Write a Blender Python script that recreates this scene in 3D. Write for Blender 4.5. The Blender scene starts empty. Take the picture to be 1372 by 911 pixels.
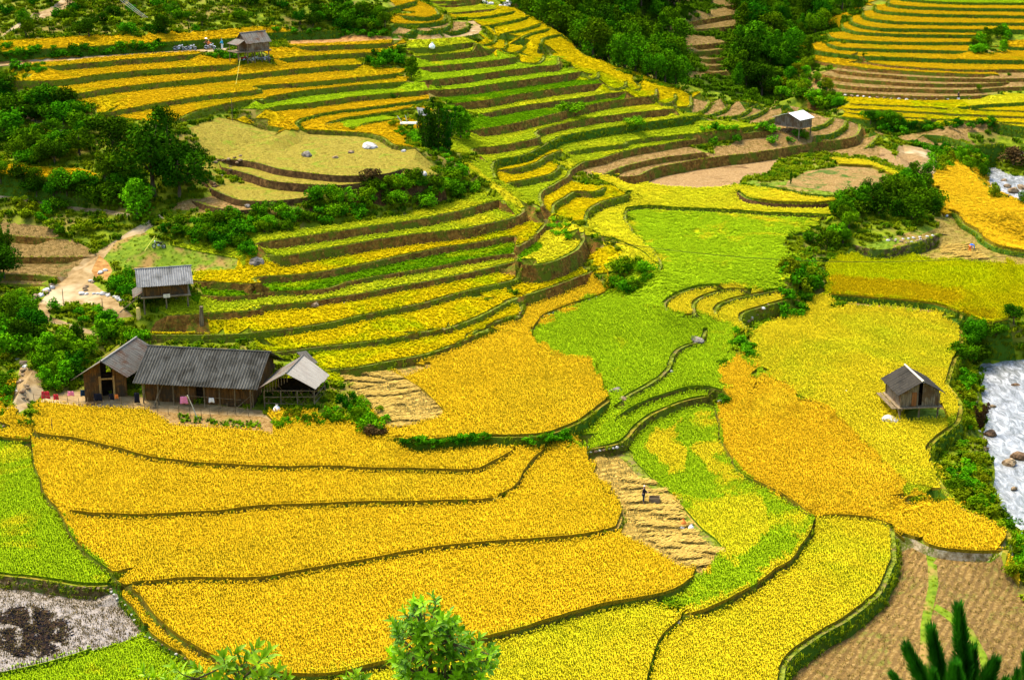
import bpy, bmesh, math, random
import numpy as np
from mathutils import Vector, Matrix, noise
from mathutils.geometry import delaunay_2d_cdt
from mathutils.bvhtree import BVHTree
random.seed(7); np.random.seed(7)
R = math.radians
SC = bpy.context.scene
COL = SC.collection

# ------------------------------------------------------------------ camera, sky, sun, exposure
PITCH = R(18); CAMZ = 60.0; FPX = 2176.0; W0, H0 = 1372.0, 911.0
cd = bpy.data.cameras.new('camera'); cam = bpy.data.objects.new('camera', cd); COL.objects.link(cam)
cam.location = (0, 0, CAMZ); cam.rotation_euler = (R(90) - PITCH, 0, 0)
cd.sensor_fit = 'HORIZONTAL'; cd.sensor_width = 36; cd.lens = 36 * FPX / W0
cd.clip_start = 0.5; cd.clip_end = 3000
SC.camera = cam
SUN_EL, SUN_AZ = R(60), R(-48)            # azimuth measured from +Y towards +X
world = bpy.data.worlds.new('World'); SC.world = world; world.use_nodes = True
wn = world.node_tree.nodes; wl = world.node_tree.links
bg = wn['Background']; sky = wn.new('ShaderNodeTexSky')
sky.sky_type = 'NISHITA'; sky.sun_disc = False; sky.sun_elevation = SUN_EL; sky.sun_rotation = SUN_AZ
sky.air_density = 1.0; sky.dust_density = 4.0; sky.ozone_density = 0.6; sky.altitude = 900
wl.new(sky.outputs[0], bg.inputs[0]); bg.inputs[1].default_value = 0.15
sd = bpy.data.lights.new('sun', 'SUN'); sd.energy = 2.2; sd.angle = R(22); sd.color = (1, .90, .72)
so = bpy.data.objects.new('sun', sd); COL.objects.link(so)
sdir = Vector((math.sin(SUN_AZ) * math.cos(SUN_EL), math.cos(SUN_AZ) * math.cos(SUN_EL), math.sin(SUN_EL)))
so.rotation_euler = sdir.to_track_quat('Z', 'Y').to_euler()
SC.view_settings.view_transform = 'Standard'; SC.view_settings.look = 'None'
SC.view_settings.exposure = 1.92; SC.view_settings.gamma = 1

# ------------------------------------------------------------------ object helpers
def tag(o, label=None, cat=None, group=None, kind=None):
    if label: o['label'] = label
    if cat: o['category'] = cat
    if group: o['group'] = group
    if kind: o['kind'] = kind
    return o
def empty(name, loc, rz=0, **k):
    o = bpy.data.objects.new(name, None); COL.objects.link(o)
    o.location = loc; o.rotation_euler = (0, 0, rz); o.empty_display_size = .3
    return tag(o, **k)
def mesh_obj(name, verts, faces, mats, parent=None, fm=None, smooth=False):
    me = bpy.data.meshes.new(name); me.from_pydata([tuple(v) for v in verts], [], [tuple(f) for f in faces])
    for m in (mats if isinstance(mats, (list, tuple)) else [mats]): me.materials.append(m)
    if fm is not None: me.polygons.foreach_set('material_index', np.array(fm, dtype=np.int32))
    if smooth: me.polygons.foreach_set('use_smooth', [True] * len(me.polygons))
    me.update()
    o = bpy.data.objects.new(name, me); COL.objects.link(o)
    if parent: o.parent = parent
    return o
def copy_tree(o, parent=None):
    c = o.copy(); COL.objects.link(c)
    if parent: c.parent = parent
    for ch in o.children: copy_tree(ch, c)
    return c

# ------------------------------------------------------------------ material helpers
def newmat(name):
    m = bpy.data.materials.new(name); m.use_nodes = True
    nt = m.node_tree; b = nt.nodes['Principled BSDF']; b.inputs['Roughness'].default_value = .85
    b.inputs['Specular IOR Level'].default_value = .04
    return m, nt, b
def nd(nt, t, **k):
    n = nt.nodes.new(t)
    for a, v in k.items(): setattr(n, a, v)
    return n
def tex_noise(nt, scale, detail=3, rough=.6, coord='obj', dist=0, vec=None):
    n = nd(nt, 'ShaderNodeTexNoise'); n.inputs['Scale'].default_value = scale
    n.inputs['Detail'].default_value = detail; n.inputs['Roughness'].default_value = rough
    n.inputs['Distortion'].default_value = dist
    if vec is None:
        g = nd(nt, 'ShaderNodeNewGeometry') if coord == 'world' else nd(nt, 'ShaderNodeTexCoord')
        nt.links.new(g.outputs['Position' if coord == 'world' else 'Object'], n.inputs['Vector'])
    else: nt.links.new(vec, n.inputs['Vector'])
    return n
def ramp(nt, inp, stops, interp='LINEAR'):
    r = nd(nt, 'ShaderNodeValToRGB'); r.color_ramp.interpolation = interp
    el = r.color_ramp.elements
    while len(el) < len(stops): el.new(.5)
    for e, (p, c) in zip(el, stops):
        e.position = p; e.color = (c, c, c, 1) if isinstance(c, (int, float)) else (*c, 1)
    nt.links.new(inp, r.inputs[0]); return r
def mix(nt, fac, a, b, mode='MIX'):
    m = nd(nt, 'ShaderNodeMix', data_type='RGBA', blend_type=mode)
    for s, v in ((m.inputs[0], fac), (m.inputs[6], a), (m.inputs[7], b)):
        if isinstance(v, (int, float)): s.default_value = v
        elif isinstance(v, tuple): s.default_value = (*v, 1)
        else: nt.links.new(v, s)
    return m.outputs[2]
def bump(nt, b, h, strength=.5, dist=.1):
    n = nd(nt, 'ShaderNodeBump'); n.inputs['Strength'].default_value = strength; n.inputs['Distance'].default_value = dist
    nt.links.new(h, n.inputs['Height']); nt.links.new(n.outputs[0], b.inputs['Normal'])
def simple(name, c1, c2, scale=3, rough=.85, bs=.3, bd=.05, stops=(.35, .65), coord='obj', c3=None, s3=.4):
    m, nt, b = newmat(name)
    n = tex_noise(nt, scale, 4, .6, coord)
    r = ramp(nt, n.outputs[0], [(stops[0], c1), (stops[1], c2)])
    out = r.outputs[0]
    if c3:
        n3 = tex_noise(nt, s3, 3, .6, coord); r3 = ramp(nt, n3.outputs[0], [(.5, 0.0), (.62, 1.0)])
        out = mix(nt, r3.outputs[0], out, c3)
    nt.links.new(out, b.inputs['Base Color']); b.inputs['Roughness'].default_value = rough
    if bs: bump(nt, b, n.outputs[0], bs, bd)
    return m

# ------------------------------------------------------------------ photo geometry -> world
CP, SP = math.cos(PITCH), math.sin(PITCH)
def raydir(u, v):
    a = (u - W0 / 2) / FPX; b = (H0 / 2 - v) / FPX
    return Vector((a, CP + b * SP, -SP + b * CP))
def at(u, v, z):
    d = raydir(u, v); t = (z - CAMZ) / d.z
    return Vector((d.x * t, d.y * t, z))
CR = dict(w=(0, 0, 1))
for k, o in dict(a=(0, 0), b=(340, 0), c=(680, 0), d=(1022, 0), e=(0, 220), f=(340, 220), g=(680, 220), h=(1022, 220),
                 i=(0, 440), j=(340, 440), k=(680, 440), l=(1022, 440)).items(): CR[k] = (*o, 350 / 1372)
for k, o in dict(m=(0, 660), n=(340, 660), o=(680, 660), p=(1022, 660)).items(): CR[k] = (*o, 350 / 1270)
for k, o in dict(A=(600, 180), B=(480, 0), E=(0, 80), G=(1072, 140), H=(860, 360)).items(): CR[k] = (*o, 300 / 1366)
CR['C'] = (780, 60, 400 / 1372); CR['D'] = (1000, 0, 372 / 1372); CR['F'] = (230, 120, 430 / 1372)
def parse(s):
    out = []; o = CR['w']
    for t in s.split():
        if len(t) == 1 and t.isalpha(): o = CR[t]; continue
        q = [float(x) for x in t.split(',')]
        out.append((o[0] + q[0] * o[2], o[1] + q[1] * o[2], *q[2:]))
    return out
def extend(p):
    p = list(p)
    def need(q): return q[0] < 14 or q[0] > 1358 or q[1] > 900
    for k in (0, 1):
        if need(p[0]) and len(p) > 1:
            q, r = p[0], p[1]; dx, dy = q[0] - r[0], q[1] - r[1]; L = math.hypot(dx, dy) or 1
            p.insert(0, (q[0] + dx / L * 110, q[1] + dy / L * 110, *q[2:]))
        p.reverse()
    return p
def resample(pts, step):
    out = [pts[0]]
    # smooth (Catmull-Rom) interpolation
    n = len(pts)
    for i in range(n - 1):
        p0 = pts[max(i - 1, 0)]; p1 = pts[i]; p2 = pts[i + 1]; p3 = pts[min(i + 2, n - 1)]
        L = (p2 - p1).length; m = max(1, int(round(L / step)))
        l0 = max((p1 - p0).length, .01); l2 = max((p3 - p2).length, .01); L_ = max(L, .01)
        t1 = ((p1 - p0) / l0 + (p2 - p1) / L_) * .5 * L_ if i > 0 else (p2 - p1)
        t2 = ((p2 - p1) / L_ + (p3 - p2) / l2) * .5 * L_ if i < n - 2 else (p2 - p1)
        for j in range(1, m + 1):
            t = j / m; a = 2*t**3 - 3*t**2 + 1; b = t**3 - 2*t**2 + t; c = -2*t**3 + 3*t**2; d = t**3 - t**2
            out.append(p1 * a + t1 * b + p2 * c + t2 * d)
    return out

# ------------------------------------------------------------------ survey of the valley
# terrace lips:  name  height  drop  crop_on_tread  riser_kind  plot : outline (downhill is to the right of travel)
LIPS = '''
F0 1.35 .5 gold g F0 : i -40,575 30,590 165,598
F1 1.55 .4 gold s F1 : i 180,545 200,562 400,588 600,638 800,688 1000,713 1372,738 j 300,738 780,748 1180,748 1250,716 1372,645
F2 1.15 .4 gold s F2 : m 300,90 340,100 700,120 1000,105 1270,80 n 300,67 600,60 900,53 1040,50 1160,38 1230,15 w 665,668 683,659 697,642 713,619 737,599
F3 .75 .4 gold s F3 : m 640,450 800,438 1000,430 1270,427 n 200,400 400,365 640,320 900,275 1100,255 o 36,245 200,233 400,213 480,195 545,178 560,150 560,110 540,60 500,0 k 535,880 430,740 415,650 410,610
F4 .35 .6 gold s F4 : m 570,445 680,505 760,615 880,715 1000,790 1100,835 n 100,890 300,898 420,890 640,837 o 0,686 200,629 400,571 600,529 760,499 850,459 910,420
FL .95 .4 gold s FL : i 165,565 163,620 185,740 230,850 m 215,0 250,60 300,140 350,230 450,320 540,400 565,440
GL .3 .9 glime r GL : m -60,395 0,405 200,430 400,460 520,458 560,452
YS -.1 .6 gold g YS : m 556,470 640,565 700,650 760,730 900,805 960,870 1040,960
FW -.7 .25 flood g FW : m -60,920 0,895 100,872 300,818 450,773 600,728 720,690
F5 0 .4 yel g F5 : o 665,960 685,870 700,810 730,740 780,672 840,628 852,602
P0 .3 .6 glime s P0 : o 856,603 890,600 1000,563 1150,493 1270,410 p 60,385 130,345 200,245 238,175 252,135
F6 -.3 1.1 yel g F6 : p 90,960 100,900 130,835 210,748 400,630 560,510 622,405 655,285 632,185
F6t -.1 .3 gold s OR : p 252,128 400,125 520,135 620,165
O1 .5 .3 gold s OR : k 1075,400 1110,500 1120,600 1180,700 1260,790 1372,850 l 100,895 p 60,10 150,62 240,122
Q1 -0.3 0.6 amber t Q : p 650,208 740,232 800,270 970,298 1190,300
R1r .5 1.6 lime g R1 : p 1190,305 1195,190 1000,95 880,-10 l 970,880 880,640 950,560 1030,500 1050,400 985,300 1000,220 1040,130 1050,0 w 1290,420
MA 2.5 1.1 gold g M0 : j 740,592 850,602 1000,594 1150,575 1372,578 k 200,563 340,518 450,452 530,385
MB 2.5 0.35 gold r M0 : k 535,372 510,330 470,230 435,165 300,168 200,133 135,60 120,10 g 120,890 180,805 330,745 440,710 540,668
Ga 2.6 0.55 green s G1 : k 600,385 640,355 760,290 850,220 870,150 930,100 1030,62 1048,20
Gb 2.05 0.6 green s G1 : k 570,478 660,418 800,358 900,328 1000,308 1060,312 1130,332
Gc 1.45 0.9 green s G1 : k 425,640 600,605 650,560 700,503 800,438 950,383 1060,362 1115,358
B1 3.35 .8 yel m B : j 370,222 540,210 720,178 950,128 1240,3 f 1130,903 1372,803 g 45,812 82,750 75,712
B2 4.1 .65 yel m B : j 85,132 400,98 700,63 1000,3 f 830,892 1010,868 1372,714
B2n 4.1 1.5 yel b B : g 5,721 200,662 440,572
B3 4.95 .75 yel m B : e 700,900 f -200,900 0,888 330,848 600,793 830,747 1150,663 1372,612 g 60,600 90,580
B4 5.85 .8 lime b B : e 880,800 1090,790 1372,762 f 0,757 300,727 430,703 480,697 700,658 1000,603 1372,518
B5 6.5 0.6 dgreen b B : e 1060,690 1200,700 1372,682 f 0,680 380,658 500,623 900,553 1372,478 A 420,780
B5n 6.5 2.2 ylime b B : A 425,783 450,800 520,805 790,715 830,645 828,605
B6 7.5 .8 yel b B : e 1000,620 1372,630 f 0,607 300,578 600,523 860,468 1250,403 1372,384 A 420,690 560,600 610,545 600,520
B7 9.0 1.35 lime b B : f 70,478 140,487 400,443 800,378 1100,343 1372,283 A 440,500 465,478 460,455
B8 10.1 1.1 lime b B : f 20,418 300,378 600,333 900,288 1150,233 1290,195 A 355,430 335,400
DA 14.9 .75 dry d PL : F 200,300 300,305 480,345 560,357 800,372 930,360 990,340
DB 14.1 .95 dry d PL : F 215,335 330,365 440,395 700,412 830,400 960,385 1150,365
DC 13.1 .7 dry d PL : F 160,420 230,455 300,475 450,478 600,462
DD 12.4 .6 tan d PL : F 90,480 180,505 290,520 370,512
C0 15.9 .45 gold s CL : F 345,150 480,172 620,180 780,187 880,203 960,245 1040,252
S2 16.4 .4 gold g CL : F 660,155 680,145 760,125 900,105 1030,82
S3 16.3 .3 green g CL : F 810,160 850,145 960,132
S1 16.9 .5 gold g CL : F 535,150 560,130 660,105 800,87 900,75 1100,45
GS 17.7 .9 green m CL : F 400,88 460,75 600,60 760,38 1000,15 1130,5
L5 18.6 .9 gold m CL : a 930,640 1000,603 1150,560 1372,523 b 0,533 200,493 500,458 800,433
L4 19.4 .75 gold m CL : a 500,598 600,590 830,548 1100,508 1372,473 b 0,463 300,438 600,408 780,388
L3 20.3 .9 gold m CL : a 175,503 330,505 600,468 1000,425 1372,388 b 300,363 575,343
L2 21.3 1 gold m CL : a 30,432 300,428 600,390 1000,358 1260,345
L2b 21.3 .9 gold m CL : b 120,315 400,293 750,278
L1 22.3 .9 gold m CL : a 235,358 600,325 1050,290
L1b 22.3 .9 gold m CL : b 220,252 450,243 750,232
RS 23.9 1.3 gold g CL : a -20,282 300,260 600,243 1000,220 1250,205 b 80,180 500,162
R1 22.2 1 lime m RT : B 285,302 500,290 700,267 725,275
R2 21.1 1.1 lime b RT : B 350,348 500,338 700,318 845,303
R3 20 1.1 green b RT : B 370,418 600,398 800,378 970,353
R3b 19.2 0.3 yel m RT : B 985,385 1080,392 1130,368 1137,320
R4 18.9 1.1 green b RT : B 400,498 600,478 850,443 1000,423 1100,410 1200,402 1225,352
R5 17.7 1.2 green b RT : B 430,560 700,537 900,508 1100,482 1366,443
R6 16.4 1.2 dgreen b RT : B 580,637 800,612 1000,577 1366,525 C 90,180
R5b 16.9 .4 yel m RT : C 15,150 45,160 75,152 77,130
R6b 15.6 .4 yel m RT : C 100,190 150,206 195,197 204,172
R7 15.1 0.9 lime b RT : B 740,702 1000,652 1366,600 C 100,230 200,220
R7b 14.6 .35 yel m RT : C 205,216 250,212 266,202 268,185
R8 14.2 1.3 dgreen b RT : B 680,803 900,768 1240,688 C 40,280 200,253 300,243 338,236 342,206
R8b 13.2 .6 yel m RT : C 335,264 385,274 425,256 430,230
R9 12.8 1.1 lime b RT : A 178,122 160,90 250,82 390,62 560,17 c 150,702 300,652 500,617 800,582 C 430,297
R9b 12.2 .5 yel m RT : C 440,292 480,292 503,262 502,235
R10 11.6 1.3 lime g RT : A 300,272 280,205 312,162 440,137 540,97 640,42 c 280,722 400,697 700,652 C 400,347 545,327
X1 10.7 .9 yel m CA : A 312,228 420,213 520,188 620,133 690,105
X2 9.8 .9 yel m CA : A 380,332 372,302 440,290 600,257 680,217 697,192
R11 9.8 0.7 lime m RT : A 700,125 760,112 900,87 1100,57 C 200,452 400,423 600,403 815,377
R12 9.0 0.9 lime b RT : A 582,442 567,390 592,340 650,312 720,272 770,212 840,172 900,160 1000,132 C 200,492 400,457 600,427 885,397
X4 7.9 .9 yel m CA : A 657,492 647,442 700,402 800,352 880,358 940,345 965,330
X5 6.9 1.3 yel m CA : A 842,532 852,492 930,422 1000,402 1090,378 1108,358
K1 6.3 .8 yel d YA : g 1205,150 1260,187 1372,207 h 100,212 300,214 460,197
KM 7.0 .7 lawn g YA : h -10,100 40,118 120,132 250,160 470,170
YA 5.5 .55 ylime s YA : g 798,575 812,530 762,452 702,402 652,342 622,272 642,240 750,228 870,238 1100,248 1372,265 h 200,272 375,277
Ha 4.5 0.5 glime s G2 : H 175,265 152,222 200,177 300,132 400,112 470,112
Hb 4.0 0.45 yel s G2 : H 330,285 317,240 350,190 420,162 550,132 640,138
Hc 3.5 0.6 yel m G2 : H 470,292 452,262 480,222 560,192 720,158 900,128
Hd 2.9 1.7 yel m G2 : H 648,380 612,302 640,272 720,243 890,193
Br1 7.1 1.5 tan b BT : C 140,610 240,605 350,565 480,540 640,515 800,497 1000,465 1250,425 1283,390 1278,368
Br2 7.9 .75 tan b BT : C 90,603 200,560 350,525 560,497
pb1 11.3 .5 tan g BT : C 470,322 535,312 587,272 582,250
pb2 10.8 .5 tan g BT : C 560,332 640,307 685,280
pb3 10.3 .5 tan g BT : C 662,337 730,322 783,290
pb4 9.8 .6 tan g BT : C 722,347 800,322 857,290
pb5 9.3 .6 tan g BT : C 802,367 870,347 943,305
pb6 8.7 .6 tan g BT : C 1040,392 1110,367 1153,338
pb7 8.0 .8 tan g BT : C 1075,420 1130,415 1180,397 1222,348
pb8 6.3 .6 tan g BT : C 1312,473 1342,442 1366,412
t1 23.7 0.55 yel g RT : B 640,120 780,107 960,74
t2 23 0.55 yel g RT : B 770,162 820,157 900,142 1045,107
t3 22.3 0.5 yel g RT : B 890,207 960,197 1120,150
t4 21.7 0.5 yel g RT : B 1000,237 1060,207 1175,180
t5 21.0 0.5 yel g RT : B 1120,272 1140,237 1240,214
q1 21.5 0.4 yel g RT : B 710,272 770,277 835,257 842,220
q2 20.9 0.4 yel g RT : B 800,292 870,307 905,282 908,258
q3 20.4 0.35 yel g RT : B 880,322 940,327 1010,302 1018,285
u1 23.6 0.7 tan g UT : B 240,212 350,212 560,198 662,172 672,140
u2 24.3 0.6 tan g UT : B 330,182 420,195 545,167 567,130 545,90
u3 24.9 0.6 gold g UT : B 220,152 350,152 500,137 532,110 500,80
u4 25.7 0.8 gold g UT : B 250,100 400,112 482,97 475,60 440,40
u5 26.7 0.9 gold g UT : B -20,70 150,58 300,28 360,12
v1 25.6 0.5 lime b UT : B 420,15 600,10 740,-5
v2 24.9 0.5 lime b UT : B 470,42 600,35 750,18
v3 24.3 0.5 lime b UT : B 530,88 700,72 850,58
n1 8.4 .8 stub b LF : e 0,372 150,387 270,392
n2 7.5 .7 stub b LF : e 30,487 250,492 440,490
n3 6.8 .6 stub b LF : e 10,582 150,584 290,597
n4 6.2 .5 stub b LF : e 30,632 200,637
n0 14 .9 gold g LF : E -20,708 200,722 500,748
GRb 3.2 .5 amber g GR : G 890,660 930,668 985,735 1060,775 1112,835 1185,875 1366,912
GRt 3.2 1.5 amber g GR : G 1366,610 1250,580 1150,520 1080,440 1010,375
MD 3.2 1.5 lawn r MD : G 330,860 480,890 620,870 760,830 850,790
YR 2.0 .6 olive g YR : h 345,692 500,704 700,719 900,744 1050,794 1180,842 1290,822
ca 5.2 1.1 tan g FG : G 750,187 850,195 950,220 1060,250 1240,245
cb 4.3 .9 tan g FG : G 620,218 750,235 900,270 1080,295
fa 5.6 1.8 yel g FG : G 245,80 400,100 560,113 700,115 850,97 1000,102 1200,124 1366,144
fb 5.95 0.3 yel s FG : D 490,560 700,578 1000,595 1372,613
fc 6.3 .4 yel s FG : D 475,540 650,548 1000,566 1372,584
fd 6.6 .3 yel s FG : D 500,520 700,525 1000,540 1372,555
fe 7.2 .7 ylime g FG : D 1040,535 1200,520 1372,512
w1 7.7 .8 tan b RH : D 330,458 500,462 700,472 900,480 1100,477 1200,472
w2 8.4 0.65 tan b RH : D 310,378 400,412 550,432 800,442 1100,447 1250,437 1372,432
w3 9.0 0.6 tan b RH : D 350,363 450,387 700,407 900,417 1150,417 1300,410
w4 9.6 0.6 tan b RH : D 420,348 600,367 900,387 1150,392 1372,390
w5 10.1 0.5 gold b RH : D 270,285 400,317 600,342 800,357 1000,367 1220,372
w6 10.6 0.5 gold b RH : D 540,303 700,327 900,342 1100,350 1372,347
w7 11.7 0.9 gold g RH : D 310,225 320,248 450,270 600,282 900,294 1100,300 1372,303
w8 12.5 0.75 gold g RH : D 390,218 470,238 700,248 900,253 1095,258
w8b 12.5 0.75 gold g RH : D 1260,235 1372,240
w9 13.3 0.75 gold g RH : D 400,168 430,193 600,207 900,214 1140,212
w10 14.2 0.8 gold g RH : D 470,118 482,143 560,162 800,174 1190,178
w11 15.1 0.8 gold g RH : D 515,85 530,117 650,142 900,148 1372,152
w12 15.9 0.75 gold g RH : D 572,60 600,92 700,107 900,115 1372,118
w13 16.8 0.8 gold g RH : D 635,30 660,57 800,70 1100,78 1372,83
w14 17.7 0.8 gold g RH : D 700,5 720,27 900,40 1372,48
w15 18.4 0.7 green g RH : D 715,-12 800,0 1000,14 1372,18
bd1 15.5 .9 stub b BD : w 916,32 1000,18 1030,15
bd2 14.4 .9 stub b BD : w 916,41 950,39 990,34 1025,22
bd3 12.6 .9 stub b BD : w 925,62 950,60 975,57
bd4 11.9 .9 stub b BD : w 925,71 950,69 972,66
bd5 11.2 .9 stub b BD : w 935,80 955,80 975,77
bd6 10.5 .9 stub b BD : w 940,89 958,89 974,87
bd7 9.8 .9 stub b BD : w 945,97 960,98 974,96
bd8 17.5 .9 stub b BD : w 830,1 870,3 900,2
bd9 16.8 .9 stub b BD : w 970,9 1000,7 1020,5
'''
# break lines with a height of their own at every point (paths, crests, banks, river edge)
LINES = '''
crest : B 850,40,24.4 940,52,23.8 1040,96,23.1 1170,172,21.2 1270,238,19.7 1366,335,18.4 C 70,72,17.7 130,110,16.8 260,168,15.4 400,198,13.9 500,213,13 680,258,11.7 850,273,10.6 1000,290,9.8 D 340,572,9 500,598,8.2 620,638,7.2 700,688,6.4
slopeg : H 40,255,4.6 135,292,4.4 300,312,3.6 450,328,3.15 560,362,2.9
slopeh : H -200,350,3.7 0,392,3.4 250,378,3.15 400,368,2.8
spur : A 130,190,12.6 200,265,12 300,335,11 430,400,9.9 560,470,9 700,550,8 850,600,7.2 1000,640,6.6 1180,720,6.0 1280,800,5.6
spur2 : A 160,180,12.4 300,290,11.2 450,385,10 620,480,9 800,580,8
bankc : G 610,230,5 700,400,4.6 800,500,4 880,600,3.3 890,655,3.1
bankb : G 560,260,5.4 600,380,5.6 620,440,6
bush : h 110,410,4.9 150,560,4.6 130,640,4.4
busht : h 330,500,2.3 340,600,2.2 330,680,2.0 250,700,1.6 200,800,1.3 60,850,1.2
path1 : e 500,890,4.4 350,850,4.8 220,800,5.2 230,730,5.6 290,650,6 400,560,6.6 560,450,7.8 700,350,9.3 840,270,10.8 950,220,12 1040,140,13 1060,60,14.4
path1b : e 640,770,5.8 500,720,5.8 400,680,5.9 500,500,7.4 640,400,8.8 740,350,9.6 860,280,10.9
grass1 : e 700,540,7 1000,540,7.5 1250,560,7.7
grass2 : e 780,430,9 1000,430,9.2 1270,450,9
grass3 : e 860,330,10.6 1100,300,11.4 1250,260,12
bankB : F 370,618,10.3 700,572,10.3 1000,527,10.3 1300,440,10.3
path2 : e -40,160,11.8 0,170,11.6 200,195,11.2 400,230,10.8 560,245,10.8 680,270,10.8
path3 : a -40,440,19.4 0,500,18.6 60,580,17.8 130,610,17.3 260,660,16.5 330,690,16 430,720,15.4
path3b : a -40,480,19 0,530,18.2 60,600,17.4 130,625,17.1 260,672,16.3 330,702,15.8 430,735,15.2
road : a -30,352,22.4 0,348,22.4 300,325,22.45 600,300,22.5 850,282,22.6 1050,272,22.6 1200,264,22.6
roadt : a -30,338,22.4 0,334,22.4 300,312,22.45 600,290,22.5 850,273,22.6 1050,262,22.6 1200,250,22.6
road2 : B 150,246,22.8 400,243,22.9 640,225,23 730,205,23.1 750,170,23.3 700,128,23.6
road2t : B 150,238,22.8 400,234,22.9 620,212,23 680,185,23.2 690,160,23.4 670,135,23.6
hutt : a 1150,318,21.35 1372,315,21.35 b 100,318,21.35
ul1 : a 0,180,25 300,190,24.8 700,200,24.7 1000,180,24.7 1300,150,24.9
ul2 : a 0,60,27.4 400,80,27 900,60,27 1372,60,27 b 400,60,26.6
ul3 : a -20,-60,30 700,-60,30 1372,-60,30 b 500,-60,29.4
dirtup : a 0,190,25 90,150,25.6 180,95,26.5 280,50,27.4 400,0,28.4
yard : i 180,400,1.7 400,440,1.7 700,470,1.7 1000,480,1.7 1372,520,1.7 j 60,540,1.7 300,560,1.6 560,570,1.6 700,600,1.6
yardb : i 330,330,2.0 700,60,3.4 1372,100,3.4 j 300,150,3.2
leftd : i 0,500,2 60,400,2.6 130,300,3.2 200,180,4 300,60,4.8
lefts : i -40,100,2.5 0,140,2.8 100,60,3.8 60,-100,5 0,-200,6
chan : i -20,560,1.2 40,450,1.4 90,330,2
river : w 1480,425,-1.6 1372,452,-2.3 1341,474,-2.9 1319,501,-3 1317,530,-3 1319,555,-3 1318,585,-3 1323,605,-3 1332,620,-3 1333,640,-3 1331,668,-3 1346,686,-3 1345,698,-3 1364,713,-3 1420,760,-3 1480,820,-3
bankm : w 1300,500,-1.2 1295,560,-1.2 1305,620,-1 1318,670,-1.2 1345,725,-1.4 1372,765,-1.6 1420,820,-1.8
banktop : w 1372,425,1.2 1340,430,1.4 1300,440,1
riveru : G 1366,600,-.2 1250,560,-.2 1180,470,.0 1150,420,.2 1190,370,.5 1366,330,1.0
rocky : G 650,260,5.2 760,330,4.8 900,330,3.6 1050,360,3.4 1150,330,2.8 1300,340,3
fieldn : p 170,911,-1.45 1270,911,-1.5 1270,490,-1.2
bnd1 : p 760,235,-.7 826,350,-.62 832,450,-.62 806,560,-.62 790,650,-.62 792,760,-.62 775,960,-.62
bnd2 : p 838,552,-.7 900,592,-.7 1008,682,-.7 1070,790,-.75 1100,960,-.75
'''
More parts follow.
